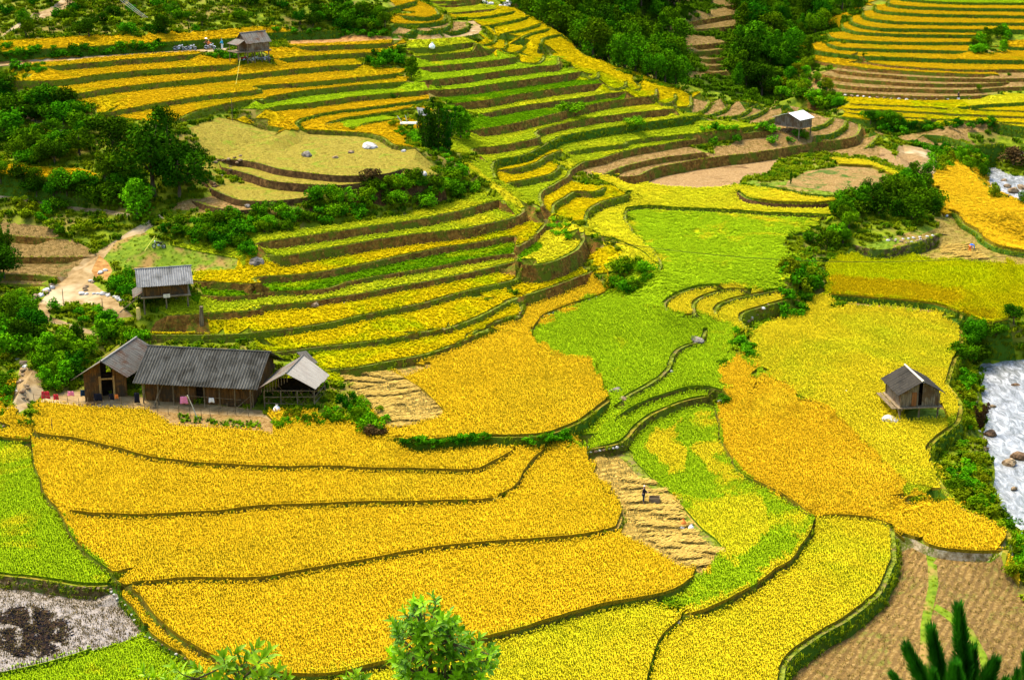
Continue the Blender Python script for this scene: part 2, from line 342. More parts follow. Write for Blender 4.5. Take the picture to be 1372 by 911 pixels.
# fields painted over the treads: crop, plot, height of the outline (or - when its edge is already a lip)
AREAS = '''
scrub UL - : w -60,-40 520,-40 525,45 400,45 370,36 300,40 -60,60
scrub LS - : w -60,120 0,120 100,150 210,165 280,210 225,290 130,235 110,228 0,222 -60,222
scrub LS - : w -60,245 110,250 200,260 215,290 140,345 70,305 0,296 -60,296
scrub BB - : F 160,560 380,625 700,585 1000,540 1290,460 1300,400 1180,350 1000,380 830,420 600,480 370,525
scrub RB - : w 1050,330 1110,290 1180,290 1260,250 1255,300 1190,320 1110,345 1100,395 1060,400 1080,350
yel RT - : w 670,8 686,12 708,22 737,39 759,53 780,75 800,82 818,93 856,110 897,119 926,123 915,140 880,138 845,128 800,110 765,88 735,64 700,46 665,26
gold F1 - : w 45,565 50,541 90,541 140,551 180,553 230,565 350,578 420,583 500,590 530,597 580,600 640,592 690,600 640,632 500,632 320,627 190,607 60,587
gold F2 - : w 45,590 185,608 320,628 500,633 640,630 690,602 735,597 715,620 690,655 640,668 450,675 200,690 80,685 50,640
gold F3 - : w 80,690 450,677 650,668 690,655 735,600 790,595 830,690 700,725 480,750 190,780 150,770 85,710
gold F4 - : w 155,775 300,778 480,752 700,727 820,710 930,770 860,800 700,840 500,890 280,885
yel F5 - : w 400,905 520,885 700,842 860,803 912,825 880,870 870,960 380,960
yel F6 - : w 900,830 1000,790 1090,700 1150,690 1195,705 1200,740 1170,800 1080,860 1050,960 880,960 880,890
glime P - : w 835,600 870,580 960,545 985,600 1010,650 1090,690 1060,740 1000,790 915,820 895,800 945,772 968,740 930,700 850,620
yel P - : k 840,490 950,440 1050,400 1090,470 1000,490 930,480 880,520 860,600 940,650 930,760 870,770 720,640 780,540 700,520
yel P - : k 980,620 1100,610 1150,680 1080,690 1220,830 1170,840 1060,760 960,660
ylime P - : o 870,60 1100,30 1240,20 1265,200 1100,380 1050,300 900,170
gold M0 - : g 540,640 330,740 180,800 110,900 k 120,60 300,160 430,170 500,330 440,440 300,520 0,570 j 1150,570 740,590 700,530 560,430 720,240 940,190 1200,60 1372,0 f 1240,900 g 60,840 200,760 400,690
dry PL 15.2 : F 60,170 200,120 350,148 480,170 780,186 960,243 1040,252 1150,350 1000,345 800,375 560,355 300,300 160,285
gold CL - : F 345,150 535,85 1100,30 1100,55 1000,85 660,150 780,175 960,235 1045,255 960,250 780,190 480,175
ylime YA - : g 440,60 620,70 720,75 1200,120 1372,140 h 0,180 0,260 g 1372,270 640,240 640,330 830,530 790,580 600,470 380,370 480,240 640,170
mud BT 5.6 : g 720,80 760,115 850,130 1000,138 1190,125 1260,65 1372,58 h 60,-5 200,-50 450,-90 d 720,880 680,800 560,740 540,680 500,650 450,760 300,790 0,830 c 1150,845 900,880 750,920
yel YA 5.9 : h 350,-20 550,-5 720,60 700,75 580,20 400,10
plough YA 7.1 : h 130,90 230,40 400,10 570,20 690,80 690,150 550,165 430,160 250,130 120,115
tan BT - : C 800,300 950,290 1100,400 1260,420 1290,380 1366,400 1366,520 1100,500 850,460
glime G2 5.0 : g 625,262 645,243 750,232 870,242 1372,268 h 400,285 100,410 150,560 140,650 0,670 g 1372,665 1230,665 1030,640 950,660 840,740 850,780 640,740 560,690 640,600 830,540 760,460 700,400 650,340
green G1 - : g 560,680 640,720 850,785 1100,810 1372,860 k 1180,0 1200,100 1120,190 1190,330 1100,440 700,560 430,650 300,640 560,480 540,370 430,170 200,130 120,20 g 120,890 330,750
yel G2 - : H 160,260 150,210 300,125 560,110 720,150 910,125 900,195 640,280 650,380 560,350 480,300
yel R1 1.0 : H 660,380 770,350 1000,260 1040,185 1140,180 h 400,740 700,770 900,800 1060,850 1040,1020 l 1040,150 980,290 1030,400 900,620 970,880 p 880,0 700,-40 l 745,860 620,700 400,490 150,310 20,250 0,240 H 770,650 680,530
tan R1 1.0 : h 345,695 500,706 700,722 900,747 1050,800 1060,830 900,785 700,757 400,735
amber OR .5 : H 500,620 580,545 650,555 700,620 690,690 630,830 w 990,548 1004,530 1022,505 1060,525 1120,560 1160,600 1205,645 1212,675 1200,695 1180,700 1130,695 1085,690 1040,670 1000,640 975,615 965,585 962,555
gold Q - : w 1215,668 1230,662 1250,662 1290,685 1350,715 1350,742 1250,738 1205,715
amber GR 3.2 : G 830,440 870,445 1010,368 1150,460 1160,525 1260,570 1366,610 1560,700 1560,980 1366,912 1185,875 1100,830 1060,770 970,720 895,655
mud2 YR 2.7 : h 590,465 930,330 900,280 1000,275 1080,330 1140,380 1160,430 1372,485 1500,520 1500,560 1372,532 1150,522 800,492
olive YR 2.2 : h 350,490 590,468 800,495 1150,525 1372,535 1500,560 1500,820 1372,770 1320,800 1180,840 900,740 700,715 350,690 320,560
oliveb YR 2.1 : h 360,597 500,612 800,632 1050,658 1150,742 1300,790 1180,840 900,740 700,715 350,690
straw M0 2.5 : j 400,250 700,225 780,260 900,340 1000,440 985,480 760,540 700,530 540,350 520,290
straw M0 2.5 : j 720,225 930,190 930,215 800,265
straw H1 .25 : w 789,603 832,599 846,620 872,646 904,669 936,705 968,740 940,772 905,760 865,735 815,712 832,690 828,670 800,640
glime GL - : w -60,592 38,592 55,660 90,710 148,770 130,778 0,772 -60,770
flood FW - : w -100,783 150,785 190,850 60,890 -100,930
glime GB - : w 0,905 190,853 240,885 300,960 -60,960
mud3 BF - : p 650,215 760,240 820,300 1190,303 1175,370 1270,490 1400,960 100,960 200,750 400,640 560,520 640,400
ylime B - : A 430,770 620,690 740,650 825,600 840,640 800,720 520,810
yel CA - : A 870,810 880,740 940,690 1040,680 1070,740 1000,800
ylime CA - : A 80,180 140,180 300,320 430,400 600,490 760,560 900,600 1180,720 1300,820 1250,850 1180,750 1000,680 860,640 800,590 740,640 640,600 620,520 590,500 440,450 340,400 200,260
lawn BF - : p 735,232 775,228 846,350 854,450 828,560 812,650 814,760 798,960 752,960 766,760 766,650 782,560 806,450 802,350
lawn BF - : p 845,540 912,580 1024,670 1090,790 1122,960 1082,960 1050,790 992,695 885,606 830,565
bund BF - : k 585,622 620,617 660,690 755,795 875,885 855,900 730,825 630,715
bund BF - : o 750,-10 825,55 920,165 1010,232 1062,290 1045,305 985,250 885,180 795,75 730,5
dirt PATHA - : e 500,900 350,860 210,810 200,740 280,640 390,540 560,430 700,340 840,265 860,285 740,370 640,420 540,500 480,620 640,740 700,800 600,810 500,740 380,730 270,760 260,800 380,840 500,880
dirt PATHB - : e -40,160 0,165 200,190 400,225 560,240 680,262 680,280 560,262 400,245 200,205 -40,180
dirt PATHC - : a -40,440 0,495 60,578 130,605 260,655 330,685 430,716 430,738 330,706 260,676 130,630 60,606 0,536 -40,486
dirt PATHD - : a -30,334 0,331 300,309 600,288 850,270 1050,260 1210,248 1210,268 1050,275 850,284 600,302 300,328 0,351 -30,354
dirt PATHD - : B 150,240 400,236 620,214 690,180 700,158 670,133 700,125 755,165 735,210 640,230 400,247 150,250
dirt PATHE - : a 0,195 70,140 160,85 260,45 350,-20 440,-20 300,75 190,110 80,165
dirt PATHF - : i 170,395 330,330 400,330 650,350 1372,430 j 100,490 100,520 i 1372,470 800,440 400,420 250,400
veg YARDV - : i 780,436 1372,462 j 100,490 100,575 i 1372,552 900,520
dirt PATHG - : i 60,420 110,180 200,230 230,330 180,400 100,440
lawn GRS - : e 620,400 760,360 900,430 1080,470 1250,500 1240,560 1000,570 700,560 540,500
dirt BT - : G 580,250 760,260 860,330 800,500 740,520 620,380
mud BT - : G 580,300 750,320 740,400 660,400 590,360
lawn HL - : w 1207,548 1262,543 1270,562 1215,568
wood FW - : w 690,-60 1200,-60 1165,0 1110,60 1065,100 1030,142 990,132 900,108 800,70 720,10
orange OC - : b 165,215 250,200 330,198 420,205 470,190 600,185 720,195 745,212 400,232 170,238
orange OC - : a -20,318 40,318 90,308 160,315 210,325 330,308 340,318 200,335 0,338
orange OC - : e 520,480 570,520 590,560 560,610 500,600 480,560
orange OC - : G 430,560 480,550 500,580 460,600
'''
# ------------------------------------------------------------------ terrain as a triangulated survey (break lines + spots)
class Survey:
    def __init__(s): s.v = []; s.z = []; s.e = []
    def add(s, p): s.v.append(Vector((p[0], p[1]))); s.z.append(p[2]); return len(s.v) - 1
    def chain(s, pts):
        prev = None
        for p in pts:
            if p is None: prev = None; continue
            i = s.add(p)
            if prev is not None: s.e.append((prev, i))
            prev = i
S = Survey()
lips = []
for ln in LIPS.strip().splitlines():
    hd, pt = ln.split(' : '); nm, z, h, crop, ris, plot = hd.split()
    z = float(z); h = float(h); px = extend(parse(pt))
    pts = [at(q[0], q[1], z) for q in px]
    L = resample(pts, 1.0)
    n = len(L); sd_ = len(lips)
    off = []
    for i in range(n):
        a = L[max(i - 1, 0)]; b = L[min(i + 1, n - 1)]; t = (b - a); t.z = 0
        t = t.normalized() if t.length > 1e-6 else Vector((1, 0, 0))
        off.append(Vector((t.y, -t.x, 0)))            # to the right of travel = downhill
    wob = [noise.noise(Vector((i * .23, sd_ * 7.1, 0))) * .24 + noise.noise(Vector((i * .9, sd_ * 3.3, 5))) * .12 for i in range(n)]
    L = [L[i] + off[i] * wob[i] for i in range(n)]
    tp = [min(1, (min(i, n - 1 - i) + .35) / 2.2) for i in range(n)]
    foot = []; inner = []
    for i in range(n):
        hh = h * tp[i]
        f = L[i] + off[i] * (.10 + (25e-2 + .12 * noise.noise(Vector((i * .55, sd_ * 5.7, 9)))) * hh); f.z = z - hh
        q = L[i] - off[i] * (.30 if z < 2.6 and h < .9 else .48); q.z = z - .03
        foot.append(f); inner.append(q)
    bz = [Vector((p.x, p.y, z + .09)) for p in L]
    lips.append(dict(name=nm, z=z, h=h, crop=crop, ris=ris, plot=plot, L=bz, foot=foot, inner=inner, off=off))
LP = np.array([(p.x, p.y) for l in lips for p in l['L']]); LZ = np.array([p.z for l in lips for p in l['L']])
LI = np.array([k for k, l in enumerate(lips) for p in l['L']]); LN = np.array([(o.x, o.y) for l in lips for o in l['off']])
LE = np.array([(1 if i == 0 else 2 if i == len(l['L']) - 1 else 0) for l in lips for i in range(len(l['L']))])
def near_other(p, k, r):
    d = (LP[:, 0] - p.x) ** 2 + (LP[:, 1] - p.y) ** 2
    return bool(np.any((d < r * r) & (LI != k)))
for k, l in enumerate(lips):
    S.chain(l['L'])
    S.chain([None if near_other(p, k, .35) else p for p in l['foot']])
    S.chain([None if near_other(p, k, .30) else p for p in l['inner']])
def far_from_lips(p, r): return np.min((LP[:, 0] - p.x) ** 2 + (LP[:, 1] - p.y) ** 2) > r * r
for ln in LINES.strip().splitlines():
    hd, pt = ln.split(' : ')
    pts = [at(q[0], q[1], q[2]) for q in parse(pt)]
    S.chain([p if far_from_lips(p, .5) else None for p in resample(pts, 2.0)])
# ground outside the picture, in metres
for x, y, z in [(0, -12, 58), (-30, -12, 60), (30, -12, 55), (-80, -15, 62), (80, -15, 50), (0, 4, 56.5), (-25, 4, 56.5), (25, 4, 54), (-14, 22, 45), (0, 20, 46), (12, 22, 44),
                (-30, 40, 32), (0, 40, 31), (30, 40, 28), (-50, 62, 17), (-20, 66, 12), (10, 66, 11), (40, 66, 8),
                (-60, 88, 4), (-30, 90, 0), (0, 90, -.1), (25, 90, -1.2), (44, 92, -2.2), (52, 110, -3), (70, 90, 1),
                (-70, 120, 6), (-75, 160, 12), (-90, 200, 20), (-105, 240, 28), (-110, 275, 35), (-200, 275, 60), (-200, 150, 45), (-200, 0, 60), (-90, 60, 20), (-120, 100, 25),
                (-100, 330, 50), (-20, 335, 30), (-60, 380, 52), (-200, 400, 90), (-30, 400, 50), (0, 345, 30), (-5, 385, 42),
                (56, 140, -4.6), (60, 150, -4.6), (62, 130, -4.6), (62, 165, -4.6), (54, 152, -4.4), (57, 172, -4.2), (72, 195, -3.2), (68, 186, -3.4), (80, 225, -1.8), (88, 250, -.6), (92, 262, -.4), (120, 300, 4.5),
                (90, 150, 5), (106, 190, 8), (120, 230, 9), (140, 270, 9), (160, 300, 9), (160, 320, 11), (140, 380, 24), (160, 430, 36), (200, 330, 20), (200, 200, 30), (200, 100, 40), (130, 100, 24), (100, 60, 16), (200, 0, 50),
                # gorge and wooded slopes behind the spur
                (12, 330, 14), (22, 322, 8.5), (32, 312, 5.5), (44, 304, 3.5), (54, 298, 2.8), (62, 296, 2.6), (68, 303, 2.6), (58, 316, 2.6), (50, 330, 3), (42, 345, 5),
                (8, 350, 22), (20, 345, 16), (30, 340, 10), (14, 372, 30), (30, 366, 20), (40, 372, 18), (46, 392, 20), (54, 360, 9), (60, 345, 5), (64, 372, 10), (62, 395, 15), (70, 410, 17),
                (20, 400, 40), (40, 412, 27), (60, 430, 26), (80, 450, 34), (30, 440, 48), (60, 470, 50), (100, 470, 50), (200, 480, 70),
                (100, 440, 28), (130, 425, 27), (-200, 560, 130), (0, 560, 100), (100, 560, 95), (200, 560, 110)]:
    S.add((x, y, z))
def triangulate(S):
    V, E, F, OV, OE, OF = delaunay_2d_cdt(S.v, S.e, [], 0, 1e-4)
    Z = np.zeros(len(V)); ok = np.zeros(len(V), bool)
    for i, o in enumerate(OV):
        if o: Z[i] = min(S.z[k] for k in o); ok[i] = True
    nb = {}
    if not ok.all():
        src = np.array([(v.x, v.y) for v in S.v]); sz = np.array(S.z)
        for i in np.where(~ok)[0]:
            d = (src[:, 0] - V[i].x) ** 2 + (src[:, 1] - V[i].y) ** 2; k = int(np.argmin(d)); Z[i] = sz[k]
    P = np.array([(v.x, v.y, z) for v, z in zip(V, Z)])
    return P, np.array([f[:3] for f in F])
P, T = triangulate(S)
bvh = BVHTree.FromPolygons([tuple(p) for p in P], [tuple(map(int, t)) for t in T])
CAM = Vector((0, 0, CAMZ))
def ground(u, v, skip=0):
    h = bvh.ray_cast(CAM, raydir(u, v).normalized())
    return h[0]
def gz(x, y, up=200):
    h = bvh.ray_cast(Vector((x, y, up)), Vector((0, 0, -1)))
    return h[0].z if h[0] else 0
def project(p):
    d = p - CAM; yf = d.y * CP - d.z * SP; zu = d.y * SP + d.z * CP
    return (W0 / 2 + FPX * d.x / yf, H0 / 2 - FPX * zu / yf)
areas = []
CROPSET = {'gold', 'yel', 'ylime', 'lime', 'green', 'glime', 'amber', 'olive', 'oliveb'}
for ln in AREAS.strip().splitlines():
    hd, pt = ln.split(' : '); crop, plot, z = hd.split()
    px = [(q[0], q[1]) for q in parse(pt)]
    areas.append((crop, plot, np.array(px)))
    px2 = px + [px[0]]; ch = []
    for (u1, v1), (u2, v2) in zip(px2, px2[1:]):
        m = max(1, int(math.hypot(u2 - u1, v2 - v1) / 10))
        for j in range(m): ch.append((u1 + (u2 - u1) * j / m, v1 + (v2 - v1) * j / m))
    ch.append(px2[-1]); out = []; last = None
    for u, v in ch:
        q = ground(u, v) if (-150 < u < 1520 and -60 < v < 1000) else None
        if q is None or not far_from_lips(q, 1.1) or (last is not None and (q - last).length > 14): out.append(None)
        else: out.append(q + Vector((random.uniform(-.3, .3), random.uniform(-.3, .3), 0)) if crop in CROPSET else q.copy())
        last = q
    S.chain(out)
# extra spots with roughness where the ground is open
x = -120.0
XS = []
yy = 84.0
while yy < 470:
    half = yy * .36 + 14; xx = -half; st = 1.6 if yy < 205 else 2.3 if yy < 260 else 3.2
    while xx < half + 10:
        XS.append((xx + random.uniform(-.4, .4) * st, yy + random.uniform(-.4, .4) * st)); xx += st
    yy += st
for xx, yy in XS:
    p = Vector((xx, yy, 0))
    d = np.min((LP[:, 0] - xx) ** 2 + (LP[:, 1] - yy) ** 2)
    if d < 1.4: continue
    z = gz(xx, yy)
    if d > 60 and z > -2: z += noise.noise(Vector((xx * .15, yy * .15, 0))) * .35 + noise.noise(Vector((xx * .5, yy * .5, 3))) * .18
    S.add((xx, yy, z))
P, T = triangulate(S)
bvh = BVHTree.FromPolygons([tuple(p) for p in P], [tuple(map(int, t)) for t in T])
print('TERRAIN', len(P), len(T))
# ---- label every face
A = P[T[:, 0]]; B_ = P[T[:, 1]]; C_ = P[T[:, 2]]
nrm = np.cross(B_ - A, C_ - A); flip = nrm[:, 2] < 0
T[flip] = T[flip][:, ::-1]; nrm[flip] *= -1
nl = np.linalg.norm(nrm, axis=1) + 1e-12; nz = nrm[:, 2] / nl
cen = (A + B_ + C_) / 3
zr = P[T][:, :, 2].max(1) - P[T][:, :, 2].min(1)
label = np.zeros(len(T), dtype=object)
for s in range(0, len(T), 4000):
    c = cen[s:s + 4000]
    d = np.sqrt((c[:, None, 0] - LP[None, :, 0]) ** 2 + (c[:, None, 1] - LP[None, :, 1]) ** 2)
    side = (c[:, None, 0] - LP[None, :, 0]) * LN[None, :, 0] + (c[:, None, 1] - LP[None, :, 1]) * LN[None, :, 1]
    dz = np.abs(c[:, None, 2] - LZ[None, :])
    kn = np.argmin(d + dz * .3, axis=1); dn = d[np.arange(len(c)), kn]
    cost = d + dz * 5 + np.where(side > .05, 1e3, 0) + np.where(dz > .8, 1e3, 0)
    ko = np.argmin(cost, axis=1); co = cost[np.arange(len(c)), ko]; do = d[np.arange(len(c)), ko]
    for i in range(len(c)):
        f = s + i
        if nz[f] < .80 and zr[f] > .12:
            label[f] = ('riser', lips[LI[kn[i]]]['ris']) if dn[i] < 1.6 else ('scrub', '')
        elif do[i] < (.31 if LZ[ko[i]] < 2.6 and lips[LI[ko[i]]]['h'] < .9 else .50) and co[i] < 5: label[f] = ('bund', '') if LZ[ko[i]] > 2.6 or LZ[ko[i]] < -.2 else ('bundd', '')
        elif co[i] < 15 and not (LE[ko[i]] and abs(-(c[i, 0] - LP[ko[i], 0]) * LN[ko[i], 1] + (c[i, 1] - LP[ko[i], 1]) * LN[ko[i], 0]) > .7):
            l = lips[LI[ko[i]]]; label[f] = (l['crop'], l['plot'])
        else: label[f] = ('scrub', '')
def inpoly(u, v, poly):
    x1, y1 = poly[:, 0], poly[:, 1]; x2, y2 = np.roll(x1, -1), np.roll(y1, -1)
    c = ((y1 > v) != (y2 > v)) & (u < (x2 - x1) * (v - y1) / (y2 - y1 + 1e-12) + x1)
    return (np.count_nonzero(c) & 1) == 1
dd = cen - np.array([0, 0, CAMZ]); yf = dd[:, 1] * CP - dd[:, 2] * SP; zu = dd[:, 1] * SP + dd[:, 2] * CP
U = W0 / 2 + FPX * dd[:, 0] / yf; Vv = H0 / 2 - FPX * zu / yf
boxes = [(a[2][:, 0].min(), a[2][:, 0].max(), a[2][:, 1].min(), a[2][:, 1].max()) for a in areas]
CROPS = {'gold', 'yel', 'ylime', 'lime', 'green', 'dgreen', 'amber', 'glime', 'olive', 'oliveb'}
SOFT = {'P', 'G2', 'G1', 'OR', 'R1', 'GL', 'YR'}
def warp(f):
    q = Vector((cen[f][0] * .22, cen[f][1] * .22, 0)); return noise.noise(q) * 14 + noise.noise(q * 3.1) * 6, noise.noise(q + Vector((9, 4, 2))) * 7 + noise.noise(q * 3.3) * 4
for f in range(len(T)):
    if yf[f] < 60 or label[f][0] in ('bund', 'bundd'): continue
    hit = None
    for (crop, plot, poly), b in zip(areas, boxes):
        if b[0] < U[f] < b[1] and b[2] < Vv[f] < b[3]:
            if crop == 'wood':
                if label[f][0] == 'scrub' and inpoly(U[f], Vv[f], poly): hit = (crop, plot)
                continue
            if label[f][0] == 'riser' and crop not in ('dirt', 'orange'): continue
            if nz[f] < .8 and crop != 'dirt' and crop != 'orange' and crop != 'veg' and crop != 'lawn': continue
            wu, wv = (warp(f) if crop in CROPSET and plot in SOFT else (0, 0))
            if inpoly(U[f] + wu, Vv[f] + wv, poly): hit = (crop, plot)
    if hit:
        c = Vector(cen[f]); dr = c - CAM
        h = bvh.ray_cast(CAM, dr.normalized())
        if h[0] is None or (h[0] - c).length < 7: label[f] = hit
# ------------------------------------------------------------------ ground materials
def mat_soil(name, c1, c2, c3, green, gf):
    m, nt, b = newmat(name)
    n1 = tex_noise(nt, 1.6, 5, .7, 'world'); n2 = tex_noise(nt, .35, 3, .6, 'world'); n3 = tex_noise(nt, 5, 4, .7, 'world')
    c = ramp(nt, n1.outputs[0], [(.32, c1), (.5, c2), (.68, c3)]).outputs[0]
    add = nd(nt, 'ShaderNodeMath', operation='ADD'); nt.links.new(n2.outputs[0], add.inputs[0])
    sc = nd(nt, 'ShaderNodeMath', operation='MULTIPLY'); sc.inputs[1].default_value = .5; nt.links.new(n3.outputs[0], sc.inputs[0])
    nt.links.new(sc.outputs[0], add.inputs[1])
    f = ramp(nt, add.outputs[0], [(gf, 0.0), (gf + .1, 1.0)])
    c = mix(nt, f.outputs[0], c, green)
    nt.links.new(c, b.inputs['Base Color']); bump(nt, b, n3.outputs[0], .8, .12)
    return m
M = {}
BR = ((.055, .026, .005), (.15, .072, .012), (.30, .155, .025))
M['riser_b'] = mat_soil('earth_bank', *BR, (.09, .11, .006), .74)
M['riser_m'] = mat_soil('mossy_bank', (.045, .032, .006), (.12, .082, .012), (.22, .15, .02), (.10, .13, .006), .66)
M['riser_g'] = mat_soil('grassy_bank', (0.030, 0.042, 0.004), (0.059, 0.084, 0.006), (0.092, 0.120, 0.007), (0.046, 0.102, 0.005), .62)
M['riser_s'] = mat_soil('low_bank', (0.039, 0.030, 0.005), (0.077, 0.063, 0.008), (0.143, 0.115, 0.016), (0.088, 0.115, 0.007), .72)
M['riser_d'] = mat_soil('dry_bank', (0.029, 0.014, 0.005), (0.066, 0.034, 0.010), (0.158, 0.084, 0.024), (0.079, 0.060, 0.012), .85)
M['riser_t'] = mat_soil('stone_faced_bank', (.12, .08, .03), (.30, .23, .12), (.50, .42, .27), (.10, .12, .012), .78)
M['riser_r'] = mat_soil('rubble_bank', (.03, .02, .008), (.09, .06, .02), (.28, .2, .1), (.06, .1, .01), .72)
M['riser_u'] = mat_soil('road_bank', (0.043, 0.026, 0.006), (0.100, 0.058, 0.012), (0.172, 0.104, 0.021), (0.086, 0.130, 0.008), .68)
M['bund'] = simple('bund_grass', (0.062, 0.093, 0.006), (0.186, 0.211, 0.019), 2.2, coord='world', c3=(0.136, 0.105, 0.031), s3=.5)
M['scrub'] = simple('hillside_grass', (0.046, 0.081, 0.002), (0.171, 0.210, 0.006), .8, coord='world', c3=(0.161, 0.125, 0.023), s3=.12)
M['lawn'] = simple('short_grass', (0.068, 0.118, 0.005), (0.136, 0.186, 0.009), 1.2, coord='world', c3=(0.223, 0.136, 0.037), s3=.25)
M['none'] = M['scrub']
M['wood'] = simple('wood_floor', (.012, .022, .001), (.045, .075, .003), .8, coord='world')
M['bundd'] = simple('plot_edge_mud', (.09, .07, .006), (.22, .17, .014), 2.2, coord='world', c3=(.13, .15, .006), s3=.5)
def stubble(name, c1, c2, c3, green, row=None, gf=.62):
    m, nt, b = newmat(name)
    n1 = tex_noise(nt, 3.2, 5, .75, 'world'); n2 = tex_noise(nt, .3, 4, .65, 'world', 1.2)
    c = ramp(nt, n1.outputs[0], [(.3, c1), (.5, c2), (.66, c3)]).outputs[0]
    c = mix(nt, ramp(nt, n2.outputs[0], [(gf - .12, 0.0), (gf, 1.0)]).outputs[0], c, green)
    h = n1.outputs[0]
    if row:
        g = nd(nt, 'ShaderNodeNewGeometry'); mp = nd(nt, 'ShaderNodeMapping'); mp.inputs['Rotation'].default_value = (0, 0, row[0]); mp.inputs['Scale'].default_value = (1, 1, 1)
        nt.links.new(g.outputs['Position'], mp.inputs[0])
        w = nd(nt, 'ShaderNodeTexWave'); w.inputs['Scale'].default_value = row[1]; w.inputs['Distortion'].default_value = 4; w.inputs['Detail'].default_value = 3; w.inputs['Detail Scale'].default_value = 2
        nt.links.new(mp.outputs[0], w.inputs['Vector'])
        c = mix(nt, ramp(nt, w.outputs['Fac'], [(.25, .8), (.6, 0.0)]).outputs[0], c, row[2])
    nt.links.new(c, b.inputs['Base Color']); bump(nt, b, h, .9, .15)
    return m
M['tan'] = stubble('cut_stubble', (0.099, 0.053, 0.012), (0.211, 0.124, 0.037), (0.310, 0.211, 0.074), (0.136, 0.124, 0.019), gf=.72)
M['stub'] = stubble('brown_stubble', (0.074, 0.043, 0.012), (0.155, 0.099, 0.028), (0.236, 0.155, 0.050), (0.093, 0.093, 0.019), gf=.7)
M['straw'] = stubble('straw_rows', (0.155, 0.085, 0.012), (0.341, 0.217, 0.037), (0.511, 0.372, 0.093), (0.186, 0.147, 0.025), (1.2, .35, (0.201, 0.124, 0.022)), gf=.8)
M['mud'] = stubble('bare_paddy', (0.124, 0.065, 0.019), (0.223, 0.136, 0.050), (0.310, 0.211, 0.093), (0.112, 0.062, 0.022), gf=.68)
M['mud2'] = stubble('olive_stubble', (0.112, 0.077, 0.014), (0.210, 0.147, 0.028), (0.294, 0.217, 0.056), (0.154, 0.154, 0.014), gf=.64)
M['mud3'] = stubble('rust_stubble', (0.086, 0.046, 0.011), (0.185, 0.112, 0.030), (0.297, 0.198, 0.066), (0.125, 0.119, 0.020), (.5, .5, (0.112, 0.066, 0.020)), gf=.66)
M['plough'] = stubble('ploughed_clods', (0.066, 0.036, 0.010), (0.198, 0.119, 0.033), (0.330, 0.224, 0.086), (0.046, 0.086, 0.007), gf=.62)
M['veg'] = M['tan']
M['dry'] = stubble('dry_grassy_stubble', (.10, .075, .006), (.19, .15, .014), (.28, .22, .03), (.14, .17, .008), gf=.66)
M['dirt'] = simple('trodden_clay', (0.161, 0.099, 0.034), (0.285, 0.198, 0.087), .9, coord='world', c3=(0.347, 0.267, 0.149), s3=.15, bd=.08)
M['orange'] = simple('orange_clay', (.17, .075, .016), (.36, .19, .055), 1.2, coord='world', bd=.15)
m, nt, b = newmat('flooded_paddy'); M['flood'] = m
n1 = tex_noise(nt, 4.5, 3, .7, 'world'); n2 = tex_noise(nt, .35, 3, .6, 'world')
c = ramp(nt, n1.outputs[0], [(.38, (.09, .065, .035)), (.56, (.20, .165, .125))]).outputs[0]
nt.links.new(c, b.inputs['Base Color']); rr = ramp(nt, n1.outputs[0], [(.42, .15), (.55, .8)]); nt.links.new(rr.outputs[0], b.inputs['Roughness'])
b.inputs['Specular IOR Level'].default_value = .6; bump(nt, b, n1.outputs[0], .3, .03)

# ------------------------------------------------------------------ terrain objects
PATHS = {}
order = []; groups = {}
for f, lb in enumerate(label):
    k = lb[0]
    if k == 'dirt': key = ('path', lb[1])
    else: key = ('terrain', '')
    groups.setdefault(key, []).append(f)
def gmat(lb):
    k, q = lb
    if k == 'riser': return M['riser_' + q]
    if k in CROPS: return M['scrub'] if k in ('green', 'dgreen') else M['riser_s']
    return M[k]
PLN = dict(PATHA='path', PATHB='path', PATHC='path', PATHD='road', PATHE='path', PATHF='yard', PATHG='path', BT='path')
PLL = dict(PATHA='broad trodden clay track climbing past the small stilt barn', PATHB='narrow path along the slope behind the brown terraces', PATHC='thin footpath descending through the bushes on the left slope',
           PATHD='pale dirt road curving round the top terraces', PATHE='bare clay gully path in the top left hillside', PATHF='beaten earth yard in front of the long farmhouse', PATHG='clay path beside the stone lined ditch', BT='stony track beside the ploughed mound')
for (nm, pl), fs in groups.items():
    F_ = T[fs]; used, inv = np.unique(F_, return_inverse=True); F2 = inv.reshape(F_.shape)
    ms = []; mi = []; dct = {}
    for f in fs:
        mt = gmat(label[f])
        if mt.name not in dct: dct[mt.name] = len(ms); ms.append(mt)
        mi.append(dct[mt.name])
    name = nm if nm == 'terrain' else PLN.get(pl, 'path')
    o = mesh_obj(name, P[used], F2.tolist(), ms, fm=mi)
    tag(o, PLL.get(pl, 'terraced hillsides and valley floor') if nm != 'terrain' else 'terraced hillsides and valley floor with brown earth banks', {'path': 'path', 'road': 'road', 'yard': 'yard'}.get(name, 'ground'), kind='structure')

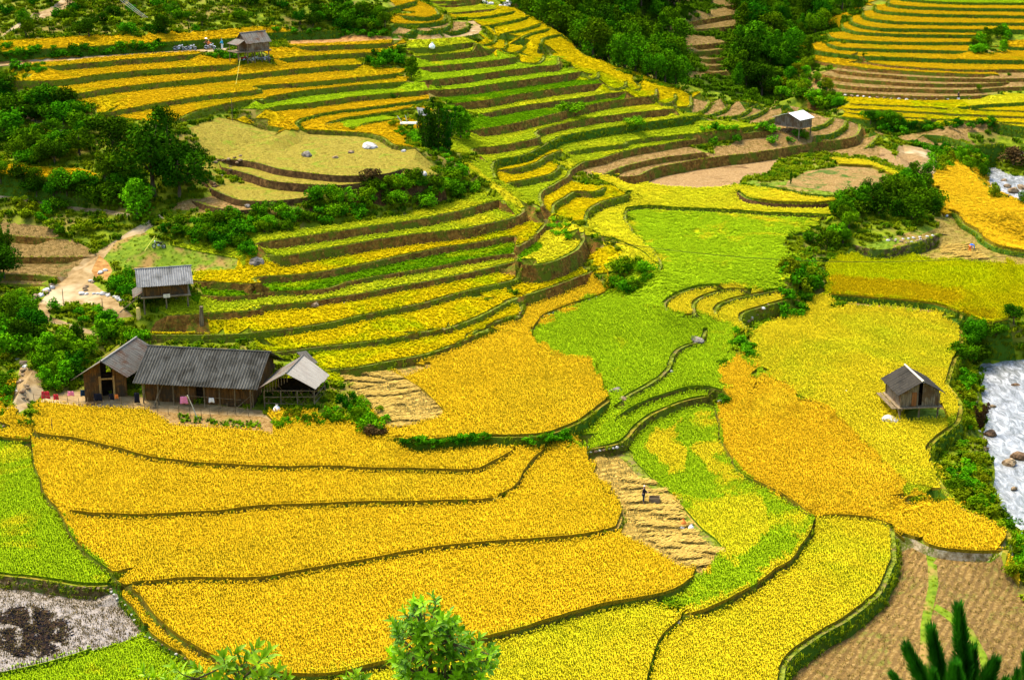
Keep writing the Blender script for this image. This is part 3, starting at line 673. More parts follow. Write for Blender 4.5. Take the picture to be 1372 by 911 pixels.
# ------------------------------------------------------------------ rice: canopy meshes with stalk clumps scattered over them
hidden = bpy.data.collections.new('clump_shapes')
def clump_mesh(name, nb, rad, h, w, lean, seed, droop=.0, segs=2):
    rs = random.Random(seed); V = []; F = []
    for i in range(nb):
        a = rs.uniform(0, 2 * math.pi); r = rad * math.sqrt(rs.random()); x, y = r * math.cos(a), r * math.sin(a)
        d = rs.uniform(0, 2 * math.pi); hh = h * rs.uniform(.7, 1.15); ln = lean * rs.uniform(.3, 1.2)
        t = d + rs.uniform(-1, 1) + math.pi / 2; wx, wy = math.cos(t) * w / 2, math.sin(t) * w / 2
        b0 = len(V)
        V += [(x - wx, y - wy, 0), (x + wx, y + wy, 0), (x + math.cos(d) * ln * .35 + wx, y + math.sin(d) * ln * .35 + wy, hh * .75), (x + math.cos(d) * ln * .35 - wx, y + math.sin(d) * ln * .35 - wy, hh * .75),
              (x + math.cos(d) * ln, y + math.sin(d) * ln, hh * (1 - droop))]
        F += [(b0, b0 + 1, b0 + 2, b0 + 3), (b0 + 3, b0 + 2, b0 + 4)]
    me = bpy.data.meshes.new(name); me.from_pydata(V, [], F); me.update()
    return me
def clump_set(name, n, *a, **k):
    c = bpy.data.collections.new(name)
    for i in range(n):
        o = bpy.data.objects.new(name + '_clump', clump_mesh(name, *a, seed=i * 13 + 5, **k)); c.objects.link(o)
    return c
def tufts(name, n, k, rad, nb, h, w, lean):
    c = bpy.data.collections.new(name)
    for i in range(n):
        rs = random.Random(i * 7 + 3); V = []; F = []; TIP = []
        for t in range(k):
            a = rs.uniform(0, 6.28); r = rad * math.sqrt(rs.random()) if k > 1 else 0; tx, ty = r * math.cos(a), r * math.sin(a); th = rs.uniform(.8, 1.15) * h
            for j in range(nb):
                d = j * 6.283 / nb + rs.uniform(-.4, .4); ln = lean * rs.uniform(.4, 1.3); hh = th * rs.uniform(.8, 1.12); wx, wy = -math.sin(d) * w / 2, math.cos(d) * w / 2; b0 = len(V); cx, cy = math.cos(d), math.sin(d)
                V += [(tx - wx * .4, ty - wy * .4, 0), (tx + wx * .4, ty + wy * .4, 0), (tx + cx * ln * .5 + wx, ty + cy * ln * .5 + wy, hh * .8), (tx + cx * ln * .5 - wx, ty + cy * ln * .5 - wy, hh * .8), (tx + cx * ln * 1.2, ty + cy * ln * 1.2, hh * .95)]
                F += [(b0, b0 + 1, b0 + 2, b0 + 3), (b0 + 3, b0 + 2, b0 + 4)]; TIP += [0, 0, .95, .95, 1]
        me = bpy.data.meshes.new(name); me.from_pydata(V, [], F); at_ = me.attributes.new('tip', 'FLOAT', 'POINT'); at_.data.foreach_set('value', TIP); me.update(); o = bpy.data.objects.new(name + '_clump', me); c.objects.link(o)
    return c
RICE = tufts('rice', 7, 1, 0, 9, .42, .050, .085)
RICEH = tufts('rice_hill', 5, 3, .20, 6, .36, .06, .09)
RICEF = tufts('rice_far', 4, 6, .42, 5, .34, .075, .11)
GRASS = clump_set('grass', 3, nb=16, rad=.34, h=.42, w=.06, lean=.28, droop=.15)
WEED = clump_set('weed', 3, nb=26, rad=.5, h=.6, w=.16, lean=.45, droop=.25)
STUB = clump_set('stub', 3, nb=10, rad=.26, h=.16, w=.035, lean=.05)
def crop_mat(name, lo, hi, patch=None, ps=.08, pt=(.5, .56), inst=True, stems=True):
    """stalks: blade to blade variation, drifts of ripeness across the field, optional patches of another ripeness"""
    m, nt, b = newmat(name)
    oi = nd(nt, 'ShaderNodeObjectInfo')
    if inst: r = ramp(nt, oi.outputs['Random'], [(0, tuple(a * .35 + c * .65 for a, c in zip(lo, hi))), (1, tuple(a * .1 + c * .9 for a, c in zip(lo, hi)))]).outputs[0]
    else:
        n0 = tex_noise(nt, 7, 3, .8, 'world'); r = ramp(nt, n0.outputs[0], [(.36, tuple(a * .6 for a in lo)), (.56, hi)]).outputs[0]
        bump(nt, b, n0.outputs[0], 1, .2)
    if patch:
        n = tex_noise(nt, ps, 6, .68, 'world', .6)
        f = ramp(nt, n.outputs[0], [(pt[0], 0.0), (pt[1], 1.0)])
        if inst: r2 = ramp(nt, oi.outputs['Random'], [(0, tuple(x * .75 for x in patch)), (1, tuple(min(1, x * 1.2) for x in patch))]).outputs[0]
        else: r2 = patch
        r = mix(nt, f.outputs[0], r, r2)
    n5 = tex_noise(nt, .22, 4, .6, 'world'); f5 = ramp(nt, n5.outputs[0], [(.3, .88), (.7, 1.05)])
    r = mix(nt, 1.0, r, f5.outputs[0], 'MULTIPLY')
    n6 = tex_noise(nt, 7.5, 1, .5, 'world'); f6 = ramp(nt, n6.outputs[0], [(.34, .78), (.46, 1.0)])
    r = mix(nt, 1.0, r, f6.outputs[0], 'MULTIPLY')
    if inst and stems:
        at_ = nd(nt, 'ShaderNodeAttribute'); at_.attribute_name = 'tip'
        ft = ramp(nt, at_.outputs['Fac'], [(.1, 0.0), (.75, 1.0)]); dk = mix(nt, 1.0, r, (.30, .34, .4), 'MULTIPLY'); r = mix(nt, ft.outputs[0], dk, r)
    nt.links.new(r, b.inputs['Base Color']); b.inputs['Roughness'].default_value = .8; b.inputs['Specular IOR Level'].default_value = 0
    if inst:
        g = nd(nt, 'ShaderNodeNewGeometry'); vm = nd(nt, 'ShaderNodeVectorMath', operation='SCALE'); vm.inputs['Scale'].default_value = .35
        nt.links.new(g.outputs['Normal'], vm.inputs[0]); va = nd(nt, 'ShaderNodeVectorMath', operation='ADD'); va.inputs[1].default_value = (0, 0, .8)
        nt.links.new(vm.outputs[0], va.inputs[0]); vn = nd(nt, 'ShaderNodeVectorMath', operation='NORMALIZE'); nt.links.new(va.outputs[0], vn.inputs[0])
        nt.links.new(vn.outputs[0], b.inputs['Normal'])
    return m
CM = {}
def cdef(k, lo, hi, patch=None, ps=.08, pt=(.5, .56), base=None):
    CM[k] = (crop_mat('rice_' + k, lo, hi, patch, ps, pt), crop_mat('canopy_' + k, tuple(x * .62 for x in lo), tuple(x * .7 for x in hi), patch and tuple(x * .7 for x in patch), ps, pt, inst=False))  # canopy is a dimmed copy of the blade colour, painting shaded gaps
cdef('gold', (.62, .35, .006), (.95, .60, .014), (.70, .48, .012), .05, (.52, .70))
cdef('amber', (.62, .33, .006), (.92, .55, .014), (.84, .54, .014), .09, (.55, .65))
cdef('yel', (.54, .41, .006), (.87, .68, .016), (.56, .57, .010), .07, (.48, .68))
cdef('ylime', (.40, .41, .005), (.74, .69, .014), (.80, .65, .014), .07, (.44, .64))
cdef('lime', (.20, .31, .004), (.48, .57, .010), (.66, .58, .010), .06, (.46, .66))
cdef('green', (.16, .33, .004), (.42, .60, .008), (.66, .60, .010), .11, (.58, .70))
cdef('dgreen', (.04, .14, .001), (.14, .32, .002), (.34, .44, .003), .09, (.55, .65))
cdef('glime', (.16, .33, .004), (.40, .57, .008), (.80, .64, .012), .085, (.53, .64))
cdef('olive', (.38, .34, .001), (.68, .58, .003), (.46, .52, .002), .06, (.42, .64))
cdef('oliveb', (.34, .24, .001), (.60, .42, .003), (.48, .44, .002), .08, (.5, .62))
cdef('gold_h', (.46, .26, .002), (.78, .46, .006), (.56, .40, .004), .06, (.52, .64))
cdef('yel_h', (.46, .32, .001), (.80, .58, .004), (.42, .46, .002), .06, (.50, .62))
def grass_mat(name, lo, hi): return crop_mat(name, lo, hi, stems=False)
GM = dict(grass=grass_mat('grass_blades', (.045, .075, .001), (.18, .235, .003)), dark=grass_mat('dark_weeds', (.012, .04, .001), (.07, .15, .002)),
          bund=grass_mat('bund_blades', (.12, .17, .002), (.36, .40, .008)), dry=grass_mat('dry_blades', (.12, .08, .01), (.28, .20, .03)), straw=grass_mat('straw_blades', (.26, .17, .02), (.52, .38, .09)), mudst=grass_mat('wet_stubble', (.05, .032, .008), (.26, .18, .05)))
NG = {}
def scatter(obj, coll, mat, density, smin, smax, zoff=0., seed=1, keep=True, poisson=0):
    key = (coll.name, mat.name, density, smin, smax, zoff, keep, poisson)
    if key not in NG:
        g = bpy.data.node_groups.new('scatter_' + mat.name, 'GeometryNodeTree')
        g.interface.new_socket('Geometry', in_out='INPUT', socket_type='NodeSocketGeometry'); g.interface.new_socket('Geometry', in_out='OUTPUT', socket_type='NodeSocketGeometry')
        N = g.nodes; L = g.links
        gi = N.new('NodeGroupInput'); go = N.new('NodeGroupOutput')
        dp = N.new('GeometryNodeDistributePointsOnFaces'); dp.inputs['Density'].default_value = density; dp.inputs['Seed'].default_value = seed
        if poisson:
            dp.distribute_method = 'POISSON'; dp.inputs['Distance Min'].default_value = poisson; dp.inputs['Density Max'].default_value = density
        if keep:
            nn_ = N.new('GeometryNodeInputNormal'); sx = N.new('ShaderNodeSeparateXYZ'); L.new(nn_.outputs[0], sx.inputs[0]); cmp_ = N.new('FunctionNodeCompare'); cmp_.data_type = 'FLOAT'; cmp_.operation = 'GREATER_THAN'; cmp_.inputs[1].default_value = .5; L.new(sx.outputs[2], cmp_.inputs[0]); L.new(cmp_.outputs[0], dp.inputs['Selection'])
        ci = N.new('GeometryNodeCollectionInfo'); ci.inputs['Collection'].default_value = coll; ci.inputs['Separate Children'].default_value = True; ci.inputs['Reset Children'].default_value = True
        ip = N.new('GeometryNodeInstanceOnPoints'); ip.inputs['Pick Instance'].default_value = True
        rv = N.new('FunctionNodeRandomValue'); rv.data_type = 'FLOAT_VECTOR'; rv.inputs[0].default_value = (-.08, -.08, 0); rv.inputs[1].default_value = (.08, .08, 6.283)
        rs = N.new('FunctionNodeRandomValue'); rs.data_type = 'FLOAT'; rs.inputs[2].default_value = smin; rs.inputs[3].default_value = smax; rs.inputs['Seed'].default_value = 5
        tr = N.new('GeometryNodeTranslateInstances'); tr.inputs['Translation'].default_value = (0, 0, zoff); tr.inputs['Local Space'].default_value = False
        sm = N.new('GeometryNodeSetMaterial'); sm.inputs['Material'].default_value = mat
        L.new(gi.outputs[0], dp.inputs['Mesh']); L.new(dp.outputs['Points'], ip.inputs['Points']); L.new(ci.outputs[0], ip.inputs['Instance'])
        L.new(rv.outputs[0], ip.inputs['Rotation']); L.new(rs.outputs[1], ip.inputs['Scale']); L.new(ip.outputs[0], tr.inputs['Instances']); L.new(tr.outputs[0], sm.inputs['Geometry'])
        if keep:
            jn = N.new('GeometryNodeJoinGeometry'); L.new(gi.outputs[0], jn.inputs[0]); L.new(sm.outputs[0], jn.inputs[0]); L.new(jn.outputs[0], go.inputs[0])
        else: L.new(sm.outputs[0], go.inputs[0])
        NG[key] = g
    md = obj.modifiers.new('scatter', 'NODES'); md.node_group = NG[key]
HT = dict(gold=.62, amber=.70, yel=.60, ylime=.50, lime=.45, green=.42, dgreen=.45, glime=.50, olive=.5, oliveb=.45)
crop_faces = {}
for f, lb in enumerate(label):
    if lb[0] in CROPS: crop_faces.setdefault(lb, []).append(f)
PLOTN = dict(F0='small corner plot beside the stone ditch', F1='plot just below the farmhouse yard', F2='second plot below the farmhouse, ending in a point', F3='broad third plot below the farmhouse',
    F4='largest front plot with the long curved lower edge', FL='strip beside the left path', GL='left edge plot above the flooded paddy', YS='thin raised strip beside the flooded paddy', F5='bottom middle plot behind the leafy tree',
    F6='big bottom plot curving above the brown fields', P='plot right of the harvested strip', P0='plot right of the harvested strip', OR='lobed plot right of centre', Q='corner plot above the rust brown stubble', R1='wide plain around the riverside hut',
    M0='plot between the terraces and the green field', G1='stepped plot in the centre of the valley', G2='patchy plot above the stepped crescents', B='stepped terraces behind the farmhouse', PL='dry plateau', CL='terraces of the upper left slope',
    RT='terraces wrapping the central spur', CA='small wavy terraces down the spur', YA='plot around the ploughed mound', BT='terrace by the small tin roofed hut', UT='terraces above the dirt road', LF='left slope strip', GR='riverside plot at the right edge',
    YR='plot below the bending worker', FG='narrow strips at the foot of the right hill', RH='ring terraces of the right hill', BD='far terraces in the gorge', GB='bottom left corner plot', MD='mound', H1='', x='')
ADJ = dict(gold='golden ripe rice', amber='deep orange ripe rice', yel='yellow ripe rice', ylime='yellow-green rice', lime='lime green rice', green='bright green unripe rice', dgreen='dark green rice', glime='green rice with yellow patches', olive='olive green rice', oliveb='brownish olive rice')
STALK = {True: simple('ripe_stalks', (.10, .07, .004), (.26, .19, .010), 6, coord='world', bs=.8, bd=.1), False: simple('green_stalks', (.04, .075, .002), (.13, .20, .005), 6, coord='world', bs=.8, bd=.1)}
merged = {}
HILL = {'B', 'CL', 'RT', 'CA', 'UT', 'RH', 'FG', 'LF', 'BD'}
for (crop, plot), fs in crop_faces.items():
    if plot == 'P0': plot = 'P'
    merged.setdefault((crop, plot), []).extend(fs)
for (crop, plot), fs in merged.items():
    if len(fs) < 6: continue
    h = HT[crop]; far = cen[fs][:, 1].mean() > 205; hill = plot in HILL
    if hill: h *= .42
    V = []; F = []; vi = {}; ns = 0
    for f in fs:
        t = []
        for q in T[f]:
            q = int(q)
            if q not in vi: vi[q] = len(V); V.append((P[q][0], P[q][1], P[q][2] + h * (.70 if hill or far else .48) + noise.noise(Vector(P[q]) * .35) * .07))
            t.append(vi[q])
        F.append(tuple(t))
    ed = {}
    for f in fs:
        a, b_, c = map(int, T[f])
        for e in ((a, b_), (b_, c), (c, a)): ed[e] = 1
    for (a, b_) in list(ed):
        if (b_, a) not in ed:
            i = len(V); V.append((P[a][0], P[a][1], P[a][2] - .05)); V.append((P[b_][0], P[b_][1], P[b_][2] - .05))
            F.append((vi[b_], vi[a], i, i + 1)); ns += 1
    ck = crop + '_h' if hill and crop in ('gold', 'yel') else crop
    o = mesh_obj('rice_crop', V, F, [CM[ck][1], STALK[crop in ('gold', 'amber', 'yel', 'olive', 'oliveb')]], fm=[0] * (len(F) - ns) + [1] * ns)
    tag(o, ADJ[crop] + ', ' + PLOTN.get(plot, 'hillside'), 'rice crop', 'plots of standing rice', 'stuff')
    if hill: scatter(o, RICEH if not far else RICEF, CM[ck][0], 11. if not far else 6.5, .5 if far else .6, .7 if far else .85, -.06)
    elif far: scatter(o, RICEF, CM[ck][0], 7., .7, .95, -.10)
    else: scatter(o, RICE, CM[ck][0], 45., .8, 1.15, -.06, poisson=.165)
def patch_obj(name, pred, mat, dz=.01):
    fs = [f for f in range(len(T)) if pred(label[f], f)]
    F_ = T[fs]; used, inv = np.unique(F_, return_inverse=True); Q = P[used].copy(); Q[:, 2] += dz
    return mesh_obj(name, Q, inv.reshape(F_.shape).tolist(), mat)
infr = (yf > 60) & (U > -90) & (U < 1460) & (Vv > -70) & (Vv < 990)
def gpatch(pred, coll, mat, dens, s0, s1, lab, cat='grass'):
    o = patch_obj('grass', lambda l, f: infr[f] and pred(l, f), mat, -.02); o.name = cat.replace(' ', '_')
    scatter(o, coll, mat, dens, s0, s1, -.03, keep=False); tag(o, lab, cat, kind='stuff')
gpatch(lambda l, f: l == ('riser', 'g') or l == ('riser', 'r') or l == ('riser', 'u'), GRASS, GM['grass'], 3.2, .6, 1.1, 'short green grass on the green terrace banks')
gpatch(lambda l, f: l == ('riser', 'm') or l == ('riser', 's'), GRASS, GM['grass'], 2.2, .5, 1.0, 'sparse grass tufts on mossy terrace banks')
gpatch(lambda l, f: l == ('riser', 'b'), GRASS, GM['dry'], 1.3, .4, .9, 'dry grass tufts on the brown earth banks')
gpatch(lambda l, f: l[0] == 'bund', GRASS, GM['bund'], 3.5, .35, .6, 'pale green grass along the terrace lips')
gpatch(lambda l, f: l[0] in ('scrub', 'none') and yf[f] < 290 and cen[f][2] > -2.5, WEED, GM['grass'], .9, .6, 1.1, 'rough mixed green weeds covering the open slopes', 'weeds')
gpatch(lambda l, f: l[0] in ('scrub',) and yf[f] < 345 and cen[f][2] > -2.5, WEED, GM['dark'], .22, .7, 1.4, 'dark low undergrowth on the open slopes', 'undergrowth')
gpatch(lambda l, f: l[0] in ('tan', 'stub', 'mud3', 'mud2'), STUB, GM['dry'], 3.5, .8, 1.2, 'cut rice stubble standing in the harvested fields', 'stubble')
gpatch(lambda l, f: l[0] in ('straw',), STUB, GM['straw'], 6, .9, 1.6, 'cut straw laid in rows on the two harvested plots', 'straw')
gpatch(lambda l, f: l[0] == 'wood', WEED, GM['dark'], .8, .9, 1.8, 'dense undergrowth on the floor of the gorge wood', 'undergrowth')
gpatch(lambda l, f: l[0] == 'flood', STUB, GM['mudst'], 10, .8, 1.4, 'brown stubble standing in the flooded paddy', 'stubble')
gpatch(lambda l, f: l[0] == 'dry', STUB, GM['dry'], 3.0, .5, .9, 'short dry stubble on the dry plateau', 'stubble')
gpatch(lambda l, f: l[0] == 'lawn', GRASS, GM['grass'], 3.0, .25, .5, 'short grass of the grassy ledges')
gpatch(lambda l, f: l[0] == 'bundd', GRASS, GM['grass'], 1.6, .3, .5, 'dark weeds in the gaps between plots', 'weeds')
# ------------------------------------------------------------------ river
def river_strip():
    left = [(1480, 425, -1.6), (1372, 452, -2.3), (1341, 474, -2.9), (1319, 501, -3), (1317, 530, -3), (1319, 555, -3), (1318, 585, -3), (1323, 605, -3), (1332, 620, -3), (1333, 640, -3), (1331, 668, -3), (1346, 686, -3), (1345, 698, -3), (1364, 713, -3), (1420, 760, -3), (1480, 820, -3)]
    return [at(u, v, z) for u, v, z in left]
rv = [(x, y) for x, y in [(34, 92), (44, 112), (50, 130), (50, 150), (54, 175), (64, 200), (76, 232), (80, 262), (92, 292), (104, 316)]]
RW = [20, 18, 17, 17, 17, 15, 12, 11, 10, 9]
V = []; F = []
def rz(y): return -3.02 + max(0, y - 168) * .042
cs = [Vector((x, y, 0)) for x, y in rv]; cs2 = resample(cs, 2.0); n = len(cs2)
for i, c in enumerate(cs2):
    t = (cs2[min(i + 1, n - 1)] - cs2[max(i - 1, 0)]).normalized(); s_ = Vector((t.y, -t.x, 0)); w = np.interp(c.y, [q[1] for q in rv], RW) * 1.5
    for j in range(9):
        p = c + s_ * (w * (j / 8 - .18)); V.append((p.x, p.y, rz(p.y) + noise.noise(Vector((p.x * .5, p.y * .3, 0))) * .12))
for i in range(n - 1):
    for j in range(8): a = i * 9 + j; F.append((a, a + 1, a + 10, a + 9))
m, nt, b = newmat('river_water')
g = nd(nt, 'ShaderNodeNewGeometry'); mp = nd(nt, 'ShaderNodeMapping'); mp.inputs['Scale'].default_value = (1.0, .35, 1); mp.inputs['Rotation'].default_value = (0, 0, -.25)
nt.links.new(g.outputs['Position'], mp.inputs[0])
nn = tex_noise(nt, 1.1, 6, .72, vec=mp.outputs[0], dist=1.4); n2 = tex_noise(nt, .22, 3, .6, vec=mp.outputs[0])
c = ramp(nt, nn.outputs[0], [(.38, (.09, .095, .085)), (.52, (.24, .245, .235)), (.68, (.55, .56, .56))]).outputs[0]
c = mix(nt, ramp(nt, n2.outputs[0], [(.4, .4), (.65, 0.0)]).outputs[0], c, (.14, .15, .13))
nt.links.new(c, b.inputs['Base Color']); b.inputs['Roughness'].default_value = .25; b.inputs['Specular IOR Level'].default_value = .5; bump(nt, b, nn.outputs[0], .7, .25)
tag(mesh_obj('river', V, F, m, smooth=True), 'shallow white water river along the right edge', 'river', kind='structure')

# ------------------------------------------------------------------ rocks
def rock_mesh(name, seed, flat=.7):
    bm = bmesh.new(); bmesh.ops.create_icosphere(bm, subdivisions=3, radius=1)
    for v in bm.verts:
        q = v.co + Vector((seed * 9.1, 0, 0)); k = 1 + .35 * noise.noise(q * .9) + .14 * noise.noise(q * 2.6)
        v.co = v.co * k
        for d in (Vector((.5, .2, .8)).normalized(), Vector((-.8, .4, .3)).normalized(), Vector((.1, -.9, .35)).normalized()):
            e = v.co.dot(d) - .72
            if e > 0: v.co -= d * e * .8
        v.co.z *= flat
    me = bpy.data.meshes.new(name); bm.to_mesh(me); bm.free(); return me
RM = {k: simple(k + '_rock', a, b2, 2.5, coord='obj', bs=.6, bd=.15, c3=c3, s3=1.2) for k, a, b2, c3 in
      [('white', (.36, .34, .30), (.60, .58, .54), (.22, .20, .16)), ('tan', (.15, .10, .05), (.34, .25, .14), (.08, .05, .025)), ('grey', (.10, .085, .06), (.28, .24, .19), (.05, .045, .03)), ('brown', (.08, .045, .02), (.24, .15, .08), (.05, .03, .015))]}
rock_m = {(k, s): rock_mesh('boulder', s + i * 3) for i, k in enumerate(RM) for s in range(3)}
for (k, s), me in rock_m.items(): me.materials.append(RM[k])
def rock(u, v, wpx, kind, label, group=None, z=None, flat=1.0, cat='boulder'):
    p = ground(u, v) if z is None else at(u, v, z)
    if p is None: return
    d = (p - CAM).length; r = wpx * d / FPX / 2
    o = bpy.data.objects.new('boulder' if wpx > 6 else 'stone', rock_m[(kind, random.randrange(3))]); COL.objects.link(o)
    o.location = p + Vector((0, 0, r * .18)); o.scale = (r, r * random.uniform(.75, 1.0), r * .75 * flat); o.rotation_euler = (random.uniform(-.2, .2), random.uniform(-.2, .2), random.uniform(0, 6.28))
    tag(o, label, cat if wpx > 6 else 'stone', group); return o
rock(1191, 566, 26, 'white', 'large flat white boulder in the rice left of the riverside hut')
rock(1134, 526, 10, 'white', 'white boulder alone in the yellow plain above the large flat one')
rock(1087, 541, 9, 'white', 'small white boulder at the edge of the orange plot')
rock(1097, 529, 8, 'brown', 'small brown boulder hidden in the yellow-green plain')
rock(495, 198, 20, 'white', 'pale pointed boulder on the dry plateau'); rock(411, 209, 19, 'grey', 'dark grey boulder on the dry plateau')
rock(470, 205, 10, 'tan', 'low tan boulder between the two plateau boulders'); rock(450, 212, 9, 'tan', 'low tan boulder right of the dark plateau boulder')
rock(567, 235, 14, 'white', 'whitish boulder at the right end of the dry terrace wall')
rock(541, 203, 8, 'white', 'white boulder at the tip of the golden strip'); rock(332, 277, 10, 'grey', 'small black boulder on the lowest dry terrace')
rock(343, 352, 22, 'grey', 'grey rock outcrop at the left end of the stepped terraces'); rock(422, 409, 11, 'tan', 'brown mottled boulder on the stepped terraces behind the barn'); rock(461, 407, 7, 'tan', 'small pale boulder right of the mottled one')
rock(825, 526, 20, 'grey', 'grey jagged boulder at the tip of the golden field'); rock(835, 535, 11, 'tan', 'cracked tan boulder beside the grey jagged one'); rock(899, 498, 6.5, 'white', 'white boulder on the lip of the green field')
rock(932, 457, 22, 'grey', 'flat grey brown rock slab in the green field', flat=.5); rock(965, 538, 7, 'white', 'white boulder by the dark bush at the stream'); rock(789, 600, 7, 'white', 'white boulder at the top corner of the harvested strip')
rock(913, 707, 8, 'white', 'white bundle-like stone on the bund beside the cut rice'); rock(910, 834, 7, 'white', 'white stone at the corner of the bottom plots')
rock(1354, 468, 32, 'grey', 'big dark boulder at the river bend', z=-2.4, flat=1.3); rock(1338, 474, 17, 'tan', 'pale boulder leaning on the big dark boulder', z=-2.8)
tree_hook = True
for u, v, w, k, lb in [(1360, 518, 14, 'brown', 'brown boulder near the river edge, upstream'), (1327, 582, 17, 'brown', 'brown boulder in the rapids below the bare shrub'), (1366, 613, 22, 'brown', 'rounded brown boulder midstream'), (1352, 621, 20, 'tan', 'flat tan boulder midstream beside the rounded one'),
                       (1358, 497, 9, 'tan', 'small reddish boulder highest in the rapids'), (1320, 592, 9, 'tan', 'small tan boulder under the brown one in the rapids'), (1330, 545, 9, 'tan', 'small tan boulder on the pebble edge'), (1319, 602, 12, 'tan', 'pale boulder at the water edge below the rapids'), (1359, 655, 10, 'tan', 'small flat boulder low in the river')]:
    rock(u, v, w, k, lb, z=-2.95)
for u, v, w in [(1357, 222, 14), (1370, 232, 22), (1350, 250, 10), (1358, 256, 14), (1338, 224, 9), (1345, 243, 9), (1369, 252, 12)]:
    rock(u, v, w, 'tan', 'tan boulder in the small pool of the upper river', 'boulders in the upper river', z=1.1)
for u, v, w, k in [(1266, 290, 9, 'white'), (1240, 245, 12, 'tan'), (1250, 252, 9, 'tan'), (1235, 237, 8, 'tan')]: rock(u, v, w, k, 'pale boulder on the stony slope between ploughed mound and amber field', 'boulders on the stony slope')
# stone edging of the ditch and the yard walls
def stone_row(pts, n, w0, w1, kind, label, group, jit=3):
    P2 = parse(pts)
    for i in range(n):
        t = i / max(1, n - 1) * (len(P2) - 1); k = min(int(t), len(P2) - 2); f = t - k
        u = P2[k][0] * (1 - f) + P2[k + 1][0] * f + random.uniform(-jit, jit); v = P2[k][1] * (1 - f) + P2[k + 1][1] * f + random.uniform(-jit, jit) * .5
        rock(u, v, random.uniform(w0, w1), random.choice(kind), label, group)
stone_row('i 130,270 60,290 80,340 40,420 0,560', 26, 4, 7, ['white', 'tan'], 'pale stone edging the ditch left of the farmhouse', 'stones edging the ditch')
stone_row('i 150,300 110,350 170,390 190,400', 12, 4, 8, ['tan', 'brown'], 'tan stone heaped beside the ditch crossing', 'stones by the ditch crossing')
stone_row('i 100,160 120,190 130,250', 6, 6, 11, ['tan', 'white'], 'tan block on the clay bank above the ditch', 'blocks above the ditch')
stone_row('e 430,680 520,680 600,695 640,720', 10, 6, 11, ['white'], 'white stone in the row beside the track junction', 'white stones at the track junction', 1.5)
stone_row('e 280,640 230,680 170,720', 9, 6, 12, ['tan', 'white'], 'pale stone on the outer edge of the track bend', 'stones on the track bend')
stone_row('e 540,560 480,620 440,660', 8, 5, 9, ['tan', 'white'], 'whitish stone scattered on the eroded clay by the track', 'stones on the eroded clay', 4)
stone_row('m 0,435 300,455 540,470', 16, 3.5, 6, ['tan', 'brown'], 'stone in the low wall above the flooded paddy', 'stones above the flooded paddy', 1)
stone_row('m 540,480 620,560 690,690 760,720 940,830', 20, 3.5, 6, ['white', 'tan'], 'pale stone along the bund beside the flooded paddy', 'stones along the paddy bund', 1.5)
stone_row('g 60,890 180,805 330,750 540,675', 18, 3.5, 5.5, ['white', 'tan'], 'pale stone in the curved lip above the green field', 'stones along the curved lip', 1)
stone_row('G 520,815 660,850 770,820', 14, 3, 5, ['tan', 'tan', 'white'], 'light stone set in the dark bank below the bushes', 'stones in the dark bank', 2)
stone_row('h 660,400 900,380', 8, 3.5, 6, ['white'], 'tiny white stone on the lip of the grassy ledge', 'stones on the grassy ledge', 2)
stone_row('F 160,430 230,360 300,290 180,310', 16, 4, 8, ['brown', 'tan'], 'rough stone at the left end of the dry terrace walls', 'stones at the dry terrace ends', 3)
stone_row('H 620,340 690,280 870,160', 9, 4, 7, ['white', 'tan'], 'stone on the bank below the crescent terraces', 'stones below the crescent terraces', 3)
stone_row('D 430,470 600,480 800,495 1100,490', 18, 3, 6, ['white', 'tan'], 'pale stone along the foot of the right hill terraces', 'stones at the foot of the right hill', 1)
stone_row('p 1080,20 1100,90 1130,140', 7, 4, 7, ['white', 'tan'], 'pale stone in the gully by the river bank', 'stones in the river gully', 2)
stone_row('l 950,700 1050,820 1010,850', 8, 5, 9, ['tan'], 'tan rock on the eroded river slope', 'rocks on the eroded river slope', 3)
stone_row('l 1120,330 1150,560 1170,640', 16, 4, 8, ['tan', 'white'], 'pebble-grey stone on the near river margin', 'stones on the river margin', 3)
stone_row('B 760,20 800,25 880,45 910,20', 8, 7, 13, ['white'], 'big whitish rock beside the top end of the dirt road', 'rocks at the top of the road', 3)
stone_row('k 415,655 600,620', 9, 3.5, 6, ['white', 'tan'], 'stone along the low wall above the harvested strip', 'stones above the harvested strip', 1)

# ------------------------------------------------------------------ trees and shrubs
def leaf_mat(name, lo, hi, scale=.9):
    m, nt, b = newmat(name)
    oi = nd(nt, 'ShaderNodeObjectInfo'); n = tex_noise(nt, scale, 3, .7, 'obj'); n2 = tex_noise(nt, 6, 2, .8, 'obj')
    a = nd(nt, 'ShaderNodeMath', operation='MULTIPLY_ADD'); a.inputs[1].default_value = .55; nt.links.new(n2.outputs[0], a.inputs[0]); nt.links.new(n.outputs[0], a.inputs[2])
    c = ramp(nt, a.outputs[0], [(.55, lo), (.78, tuple((x + y) / 2 for x, y in zip(lo, hi))), (.98, hi)]).outputs[0]
    hv = nd(nt, 'ShaderNodeHueSaturation'); v = ramp(nt, oi.outputs['Random'], [(0, .7), (1, 1.35)]); nt.links.new(v.outputs[0], hv.inputs['Value']); nt.links.new(c, hv.inputs['Color'])
    h = nd(nt, 'ShaderNodeMath', operation='MULTIPLY_ADD'); h.inputs[1].default_value = .05; h.inputs[2].default_value = .475; nt.links.new(oi.outputs['Random'], h.inputs[0]); nt.links.new(h.outputs[0], hv.inputs['Hue'])
    nt.links.new(hv.outputs[0], b.inputs['Base Color']); b.inputs['Roughness'].default_value = .55; b.inputs['Specular IOR Level'].default_value = 0
    return m
